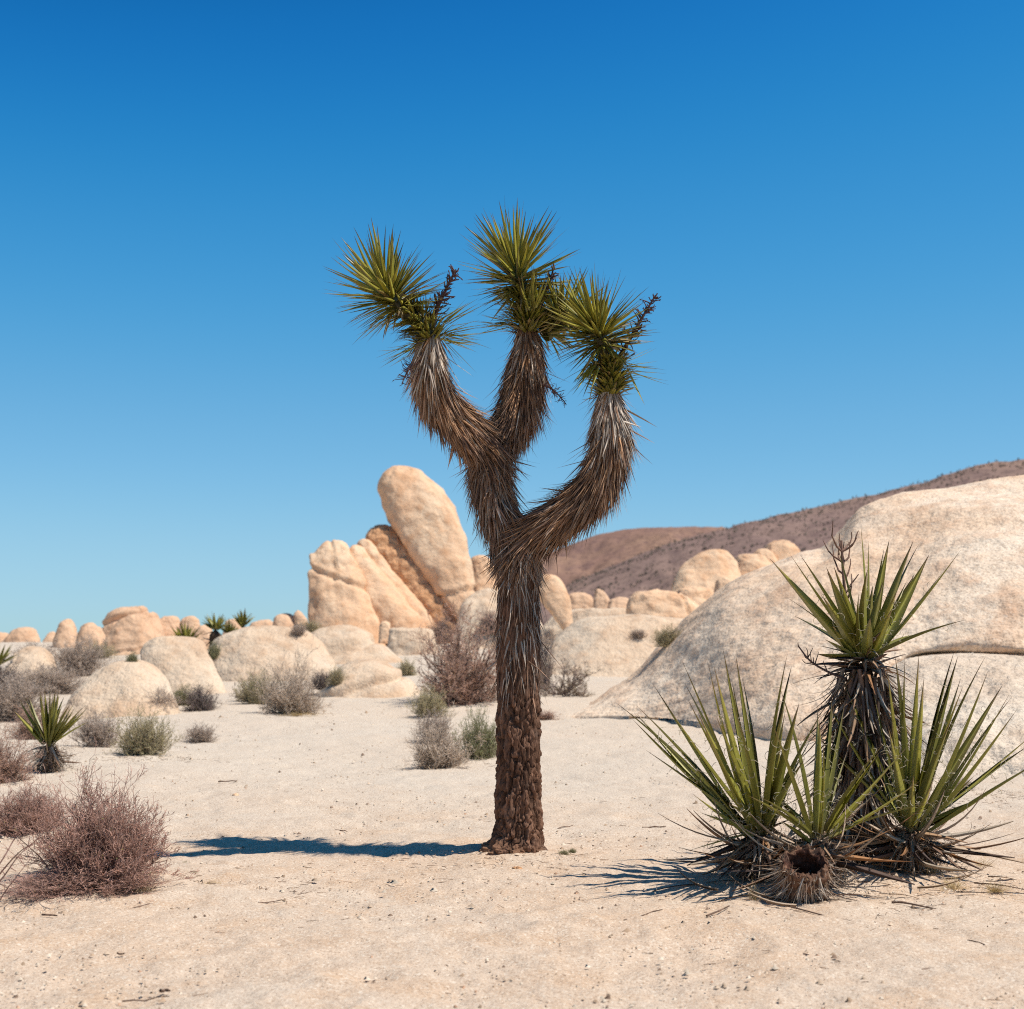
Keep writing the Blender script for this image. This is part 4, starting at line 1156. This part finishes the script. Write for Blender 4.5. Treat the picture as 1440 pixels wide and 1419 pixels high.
# far yuccas
def small_yucca(label, bx, by, d, gx, n, Lpx, wid, seed, dead=10, spread=1.0, stem=.05, sk=.3, group=None):
    r = np.random.default_rng(seed)
    tips = []
    for k in range(n):
        a = r.uniform(-1, 1) * 1.05 * spread; L = Lpx * r.uniform(.75, 1.03) * (1 - .12 * abs(a))
        tips.append((bx + math.sin(a) * L, by - math.cos(a) * L))
    return yucca(label, (bx, by), d, gx, tips, Lpx * pxm(d) * 1.05, wid, 6, dead, seed, stem, skirt_len=sk, per_fibre=0, group=group)
g75 = G(75, 1082)
lone_, lonep_ = small_yucca('lone bright green yucca with a dead skirt beside the left shrubs', 68, 1046, g75[1], 72, 34, 82, .030, 91, 22, .95, .05, .22)
shaggy(lone_, lonep_, 120, 9, .06, .15)
small_yucca('low spreading yucca growing behind the large tan boulder', 260, 905, 27.5, 262, 28, 36, .04, 92, 6, 1.2, .08, .3)
small_yucca('dark trunked yucca on the far crest behind the very large dome', 303, 885, 31, 303, 28, 28, .045, 93, 14, 1.1, .12, .4)
small_yucca('leaning low yucca between the two crest yuccas', 322, 892, 31.5, 320, 22, 24, .04, 94, 6, 1.3, .1, .3)
small_yucca('small upright yucca on the far crest right of the dark trunked one', 343, 880, 31, 343, 24, 26, .042, 95, 10, .9, .1, .35)
small_yucca('yucca by the split pale boulder at the end of the boulder row', -4, 935, 25, -6, 24, 42, .04, 96, 8, 1.1, .08, .3)

# ------------------------------------------------------------------ shrubs
def shrub_segs(seed, hgt, n0, lv, up, col, tipcol, r0, leaf=None, leaf_n=0, messy=.35, curl=.25, droop=0.0):
    """unit-width shrub; returns stem mesh and twig mesh arrays"""
    r = np.random.default_rng(seed)
    # level 0
    ph = r.random(n0) * 6.283; el = np.arccos(r.uniform(.02, 1, n0) ** up)
    D = np.stack([np.sin(el) * np.cos(ph), np.sin(el) * np.sin(ph), np.cos(el)], 1)
    P0 = np.stack([r.normal(0, .06, n0), r.normal(0, .06, n0), np.full(n0, -.02)], 1)
    ell = 1 / np.sqrt((D[:, 0] ** 2 + D[:, 1] ** 2) / .25 + D[:, 2] ** 2 / hgt ** 2)
    L = ell * r.uniform(.55, .98, n0)
    levels = [(P0, D, L, np.full(n0, r0))]
    stems, twigs = [], []
    for li in range(len(lv) + 1):
        P_, D_, L_, R_ = levels[-1]
        K = [5, 4, 3, 2][min(li, 3)]
        p, d = P_.copy(), D_.copy()
        seg0, seg1, sd, sr = [], [], [], []
        for k in range(K):
            d = unit(d + r.normal(size=d.shape) * curl + np.array([0, 0, .06 - droop * k * .1]))
            q = p + d * (L_ / K)[:, None]
            q[:, 2] = np.maximum(q[:, 2], .004)
            ra, rb = R_ * (1 - .6 * k / K), R_ * (1 - .6 * (k + 1) / K)
            (stems if li == 0 else twigs).append((p, q, ra, rb, np.full(len(p), li / max(len(lv), 1))))
            seg0.append(p); seg1.append(q); sd.append(d); sr.append(rb)
            p = q
        if li < len(lv):
            n = lv[li]
            A, Bq, Dd, Rr = np.concatenate(seg0), np.concatenate(seg1), np.concatenate(sd), np.concatenate(sr)
            LL = np.tile(L_, K)
            w = np.repeat(np.arange(1, K + 1), len(P_)).astype(float); w /= w.sum()
            ix = r.choice(len(A), n, p=w)
            t = r.random(n)[:, None]
            sp_ = A[ix] * (1 - t) + Bq[ix] * t
            nd = unit(Dd[ix] + r.normal(size=(n, 3)) * messy * 1.6 + np.array([0, 0, .18]))
            nl = LL[ix] * r.uniform(.22, .55, n)
            levels.append((sp_, nd, nl, Rr[ix] * .72))
    def cat(lst):
        return [np.concatenate([e[k] for e in lst]) for k in range(5)]
    out = []
    for lst in (stems, twigs):
        a, b_, ra, rb, l = cat(lst)
        c = np.array(col)[None] * (1 - l[:, None]) + np.array(tipcol)[None] * l[:, None]
        c = c * (r.uniform(.35, 1.0, (len(a), 1)) + r.uniform(0, .75, (len(a), 1)))
        out.append(seg_mesh(a, b_, np.maximum(ra, .0018), np.maximum(rb, .0014), c))
    lf = None
    if leaf is not None and leaf_n:
        a, b_, ra, rb, l = cat(twigs)
        ix = r.choice(np.nonzero(l > .6)[0], leaf_n)
        p = b_[ix] + r.normal(size=(leaf_n, 3)) * .006
        d1 = unit(r.normal(size=(leaf_n, 3)) + [0, 0, .4]); d2 = unit(np.cross(d1, r.normal(size=(leaf_n, 3))))
        s1 = r.uniform(.008, .018, leaf_n)[:, None]; s2 = s1 * .42
        V = np.stack([p, p + d1 * s1 * .5 + d2 * s2, p + d1 * s1, p + d1 * s1 * .5 - d2 * s2], 1).reshape(-1, 3)
        Fc = np.arange(leaf_n * 4).reshape(-1, 4)
        C = np.repeat(np.array(leaf)[None] * r.uniform(.6, 1.4, (leaf_n, 1)), 4, 0)
        lf = (V, Fc, C)
    return out[0], out[1], lf

SH = {}
def shrub_kind(key, *a, **k):
    st, tw, lf = shrub_segs(*a, **k)
    SH[key] = [('stems', mesh_from('stems', st[0], st[1], M_twig, False, st[2]), None), ('twigs', mesh_from('twigs', tw[0], tw[1], M_twig, False, tw[2]), 'stuff')]
    if lf: SH[key].append(('foliage', mesh_from('foliage', lf[0], lf[1], M_leaf, False, lf[2]), 'stuff'))
shrub_kind('purple', 1, .74, 240, (1900, 7500, 15000), .62, (.27, .185, .15), (.53, .31, .235), .0085, (.34, .30, .12), 300, messy=.36, curl=.2)
shrub_kind('red', 2, .85, 120, (900, 3800, 9000), .75, (.18, .12, .095), (.56, .35, .26), .010, (.54, .33, .23), 4200, messy=.42)
shrub_kind('olive', 3, .66, 150, (1000, 4200, 8000), .7, (.24, .19, .13), (.54, .45, .27), .009, (.38, .35, .15), 3600, messy=.35)
shrub_kind('grey', 4, .60, 140, (1000, 3800, 7500), .7, (.26, .20, .16), (.60, .47, .37), .009, None, 0, messy=.4)
shrub_kind('tan', 5, .80, 130, (1000, 4200, 8000), .8, (.28, .21, .155), (.70, .55, .42), .008, (.52, .43, .28), 700, messy=.32)
shrub_kind('dark', 6, .62, 140, (1000, 3800, 6500), .65, (.13, .10, .09), (.30, .23, .205), .0095, (.21, .22, .10), 1800, messy=.4)
shrub_kind('open', 7, .78, 20, (140, 800, 3000), .9, (.16, .118, .10), (.34, .245, .20), .014, (.30, .24, .17), 2600, messy=.45)
shrub_kind('grass', 8, .8, 130, (160, 200), 1.1, (.56, .41, .20), (.62, .47, .25), .006, None, 0, messy=.25)
shrub_kind('green', 9, .55, 140, (900, 3400, 5200), .75, (.19, .155, .10), (.38, .34, .19), .0085, (.25, .29, .11), 4600, messy=.35)

def shrub(kind, px, py, wpx, hpx, label, name='shrub', cat='shrub', d=None, group=None, rot=None):
    p = G(px, py)
    if ROCK_SPOTS.get((px, py)) is not None: p = ROCK_SPOTS[(px, py)]
    s_ = pxm(p[1]) * wpx
    ratio = {'purple': .74, 'red': .85, 'olive': .66, 'grey': .6, 'tan': .8, 'dark': .62, 'open': .78, 'grass': .8, 'green': .55}[kind]
    sz = pxm(p[1]) * hpx / ratio * 1.02
    root = link(name, None, p - [0, 0, .015], label=label, cat=cat, group=group)
    root.rotation_euler = (0, 0, random.uniform(0, 6.28) if rot is None else rot)
    root.scale = (s_, s_ * .85, sz)
    for pn, me, kd in SH[kind]:
        o = bpy.data.objects.new(pn, me); COL.objects.link(o); o.parent = root
        if kd: o['kind'] = kd
    return root

shrub('purple', 140, 1237, 212, 128, 'large rounded purple brown shrub catching the end of the tree shadow')
shrub('purple', 118, 1250, 215, 36, 'flat mat of dead twigs under the large purple brown shrub', cat='twigs')
shrub('purple', 38, 1172, 110, 66, 'smaller purple brown shrub just behind the large rounded one')
shrub('olive', 202, 1062, 88, 62, 'round olive tan shrub in front of the low dome boulder')
shrub('grey', 135, 1050, 76, 48, 'grey wiry shrub touching the round olive tan one')
shrub('grey', 281, 1043, 60, 25, 'tiny flat brown shrub alone on the sand flat')
shrub('tan', 408, 1004, 92, 84, 'pale pinkish wiry shrub in front of the very large dome boulder')
shrub('olive', 362, 990, 60, 45, 'olive shrub pressed against the pale pinkish wiry one')
shrub('open', 348, 985, 48, 56, 'leggy purple bush leaning out beside the olive shrub')
shrub('tan', 178, 1005, 62, 40, 'tan brush at the foot of the low dome boulder')
shrub('grey', 222, 1004, 62, 36, 'brown brush between the tan brush and the dark bush')
shrub('dark', 280, 999, 56, 36, 'dark compact bush below the orange stained boulder')
shrub('green', 256, 992, 42, 28, 'green rounded bush squeezed behind the dark compact one')
shrub('dark', 452, 968, 48, 26, 'dark low shrub on the edge of the wide pale slab')
shrub('olive', 473, 962, 28, 26, 'small olive tuft beside the dark low shrub on the slab')
shrub('grey', 112, 950, 92, 52, 'grey purple thicket between the pointed boulders and the low dome')
shrub('grey', 70, 975, 110, 40, 'straggling grey brush below the split pale boulder')
shrub('grey', 20, 1012, 130, 62, 'broad grey purple thicket behind the lone bright yucca')
shrub('grey', 48, 938, 74, 34, 'grey brush growing right under the split pale boulder')
shrub('dark', 98, 936, 40, 26, 'dark brush at the foot of the taller cone boulder')
shrub('olive', 140, 926, 44, 24, 'olive brush at the foot of the blunt cone boulder')
shrub('tan', 158, 952, 50, 28, 'straw coloured brush in the gap left of the tiny green tuft')
shrub('red', 45, 1040, 70, 44, 'reddish scrub between the grey thicket and the lone yucca')
shrub('dark', 8, 972, 70, 40, 'dark brush at the foot of the yucca by the split boulder')
shrub('red', 5, 1100, 90, 66, 'reddish brown shrub at the very left edge beside the lone yucca')
shrub('red', 652, 988, 150, 122, 'tall reddish brown thicket directly behind the trunk')
shrub('open', 790, 978, 120, 72, 'open dark branched bush showing right of the trunk')
shrub('dark', 752, 968, 70, 84, 'dark grey bush mostly hidden by the trunk')
shrub('tan', 618, 1080, 98, 70, 'grey tan wispy shrub left of the trunk, nearer than the thicket')
shrub('green', 676, 1066, 78, 64, 'grey green shrub touching the trunk outline on its left')
shrub('olive', 604, 1008, 62, 42, 'yellowish olive shrub in front of the reddish thicket')
shrub('grey', 610, 1045, 70, 44, 'small grey brown brush under the yellowish olive shrub')
shrub('dark', 622, 902, 46, 32, 'dark small bush against the base of the leaning slab', d=38)
shrub('dark', 690, 890, 52, 30, 'dark small bush below the pale sloping slab', d=37)
shrub('olive', 436, 889, 34, 18, 'olive bush tucked under the squat block', d=36)
shrub('grey', 420, 892, 30, 16, 'grey brush at the foot of the narrow leaning stone', d=36)
shrub('olive', 572, 950, 34, 24, 'small tan olive bush at the end of the pale whaleback', d=26)
shrub('grey', 897, 896, 28, 12, 'tiny brown tuft on the broad pale slab', d=29.5)
shrub('olive', 938, 908, 46, 30, 'olive brush where the dome meets the broad pale slab', d=24)
shrub('green', 302, 925, 24, 22, 'green tuft in the cleft beside the very large dome', d=25)
shrub('green', 186, 930, 20, 14, 'tiny green tuft above the low dome boulder', d=25)
shrub('grey', 1352, 1112, 40, 20, 'small grey brush behind the outermost yucca leaves')
shrub('grey', 1438, 1085, 60, 30, 'dry grey brush at the foot of the pale rock shelf')
shrub('red', 760, 1010, 62, 12, 'flat litter of broken reddish twigs right of the trunk', cat='twigs')
for (x, y, w, h) in ((1060, 1262, 26, 34), (1340, 1248, 60, 24), (1380, 1222, 54, 26), (300, 1243, 40, 12), (110, 1262, 60, 16), (60, 1262, 50, 14), (420, 1006, 90, 9), (1400, 1250, 60, 18), (200, 1252, 60, 14), (1310, 1225, 40, 24)):
    shrub('grass', x, y, w, h, 'thin tuft of dry straw coloured grass on the sand', 'grass_tuft', 'grass', group='dry grass tufts')
for (x, y, w, h) in ((792, 1200, 22, 8), (805, 1196, 14, 6), (272, 1230, 22, 9), (262, 1216, 16, 8), (310, 1236, 16, 6), (265, 1252, 12, 6)):
    shrub('green', x, y, w, h, 'tiny green seedling on the bare sand', 'seedling', 'seedling', group='seedlings')

# bare twigs reaching in beside the near left edge
def near_twigs():
    r = np.random.default_rng(8)
    g = G(-90, 1330)
    root = link('bare_bush', None, g, label='bare reddish twigs reaching in over the sand at the left edge', cat='bush')
    segs = []
    for (pts) in ([(-90, 1320), (-10, 1250), (25, 1205), (52, 1180)], [(-90, 1325), (-10, 1228), (20, 1180), (38, 1152)], [(-90, 1330), (-20, 1290), (10, 1250), (45, 1205)], [(-90, 1335), (-20, 1340), (5, 1330), (26, 1322)], [(-60, 1310), (-5, 1235), (30, 1196), (60, 1182)], [(-80, 1380), (-10, 1350), (8, 1345), (20, 1338)]):
        path = spline(np.array([P(x, y, g[1] + r.normal() * .05) for x, y in pts]), 14)
        for i in range(13):
            segs.append((path[i], path[i + 1], .0045 * (1 - .06 * i), .0045 * (1 - .06 * (i + 1))))
            if r.random() < .3:
                dv = unit(path[i + 1] - path[i] + r.normal(size=3) * .02); dv = unit(dv + r.normal(size=3) * .6)
                segs.append((path[i], path[i] + dv * r.uniform(.03, .08), .0022, .0015))
    A, Bq, R0, R1 = (np.array(v) for v in zip(*segs))
    V, Fc, C = seg_mesh(A, Bq, R0, R1, np.array([[.20, .105, .085]]) * r.uniform(.7, 1.3, (len(A), 1)), 5)
    mobj('twigs', V, Fc, M_twig, g, col=C, parent=root)
near_twigs()

# ------------------------------------------------------------------ litter on the sand
def litter():
    r = np.random.default_rng(17)
    # fallen twigs one can tell apart
    tw = [(205, 1410, 60, .1), (230, 1272, 66, .35), (190, 1280, 40, .5), (70, 1290, 24, -.1), (1312, 1368, 30, .0), (1135, 1285, 90, -.35), (835, 1222, 22, -.3), (795, 1165, 22, .4), (400, 1358, 44, .15), (380, 1272, 30, .2), (170, 1345, 10, .0), (1372, 1328, 14, -.5), (920, 1165, 34, .1), (1285, 1275, 50, -.2), (320, 1100, 24, .1), (1010, 1284, 40, .35), (905, 1290, 60, .3), (480, 1170, 18, -.2), (232, 1397, 12, .2)]
    for (x, y, L, a) in tw:
        p = G(x, y); s_ = pxm(p[1]); n = 5
        q = [p + np.array([(t - .5) * L * s_, (t - .5) * math.tan(a) * L * s_ * 4 + r.normal() * .006, .006 + r.uniform(0, .008)]) for t in np.linspace(0, 1, n)]
        q = np.array(q)
        for k in range(n): q[k, 2] = float(gz(q[k, 0], q[k, 1])) + .004 + r.uniform(0, .008)
        rr = r.uniform(.003, .006)
        V, Fc, C = seg_mesh(q[:-1], q[1:], np.linspace(rr, rr * .8, n - 1), np.linspace(rr * .9, rr * .5, n - 1), np.array([[.19, .12, .085]]) * r.uniform(.6, 1.4, (n - 1, 1)), 5)
        mobj('fallen_twig', V, Fc, M_twig, p, col=C, label='short dry twig lying on the open sand', cat='twig', group='fallen twigs')
    # gravel and crumbs: beyond counting
    n = 15000
    yy = 4.4 + 17 * r.random(n) ** 1.7
    xx = r.uniform(-.42, .42, n) * (yy + 1.0)
    h = gz(xx, yy)
    s_ = r.gamma(2.2, .0017, n) * (1 + .03 * yy)
    base = np.array([[1, 0, 0], [0, 1, 0], [-1, 0, 0], [0, -1, 0], [.3, .3, .7], [-.3, .3, .8], [-.3, -.3, .7], [.3, -.3, .6]], float)
    fc = np.array([[0, 1, 5, 4], [1, 2, 6, 5], [2, 3, 7, 6], [3, 0, 4, 7], [4, 5, 6, 7]])
    V = (base[None] * s_[:, None, None] * r.uniform(.6, 1.3, (n, 8, 1)) + np.stack([xx, yy, h + .002], 1)[:, None, :]).reshape(-1, 3)
    Fc = (fc[None] + (np.arange(n) * 8)[:, None, None]).reshape(-1, 4)
    pal = np.array([[.55, .41, .29], [.42, .29, .19], [.27, .18, .125], [.66, .54, .41], [.50, .30, .19]])
    C = np.repeat(pal[r.choice(5, n, p=[.34, .2, .1, .3, .06])] * r.uniform(.75, 1.2, (n, 1)), 8, 0)
    mobj('gravel', V, Fc, M_twig, (0, 8, 0), col=C, kind='stuff', label='fine gravel strewn across the sand', cat='gravel')
    m = 1500
    cl = np.array([G(*c) for c in ((140, 1255), (1150, 1262), (1330, 1240), (640, 1082), (200, 1066), (730, 1215), (1390, 1120), (300, 1240))])
    k = r.integers(0, len(cl), m)
    q = cl[k] + np.stack([r.normal(0, .35, m), r.normal(0, .28, m), np.zeros(m)], 1)
    far = r.random(m) < .25
    q[far, 1] = r.uniform(4.8, 14, far.sum()); q[far, 0] = r.uniform(-.4, .4, far.sum()) * q[far, 1]
    q[:, 2] = gz(q[:, 0], q[:, 1]) + .004
    a = r.random(m) * 6.28; L = r.uniform(.012, .06, m)
    e = q + np.stack([np.cos(a) * L, np.sin(a) * L, r.uniform(-.002, .008, m)], 1)
    V, Fc, C = seg_mesh(q, e, np.full(m, .0018), np.full(m, .001), np.array([[.24, .16, .11]]) * r.uniform(.5, 1.6, (m, 1)))
    mobj('twig_litter', V, Fc, M_twig, (0, 8, 0), col=C, kind='stuff', label='fine scattered twig litter on the sand', cat='litter')
litter()
def stone(px, py, w, mat, label, h=.7):
    p = G(px, py); s_ = pxm(p[1]) * w / 2
    nr, ns = 12, 18
    t = np.linspace(0, math.pi, nr); a = np.linspace(0, 6.283, ns, endpoint=False)
    V = np.stack([np.outer(np.sin(t), np.cos(a)) * s_, np.outer(np.sin(t), np.sin(a)) * s_ * .85, np.outer(np.cos(t), np.ones(ns)) * s_ * h], -1).reshape(-1, 3)
    V *= (1 + .35 * fbm(V / s_ * .9 + px, 3, int(px)))[:, None]
    V += p + [0, 0, s_ * h * .6]
    mobj('stone', V, grid_faces(nr, ns)[:, ::-1], mat, p, smooth=True, label=label, cat='stone')
stone(331, 1121, 10, M_rock_or, 'small orange stone alone on the sand flat')
stone(1178, 1165, 36, M_stone_grey, 'dark grey stone lying between the yucca stems', .75)
stone(727, 1224, 14, M_rock_brown, 'small brown clod in front of the tree foot', .5)
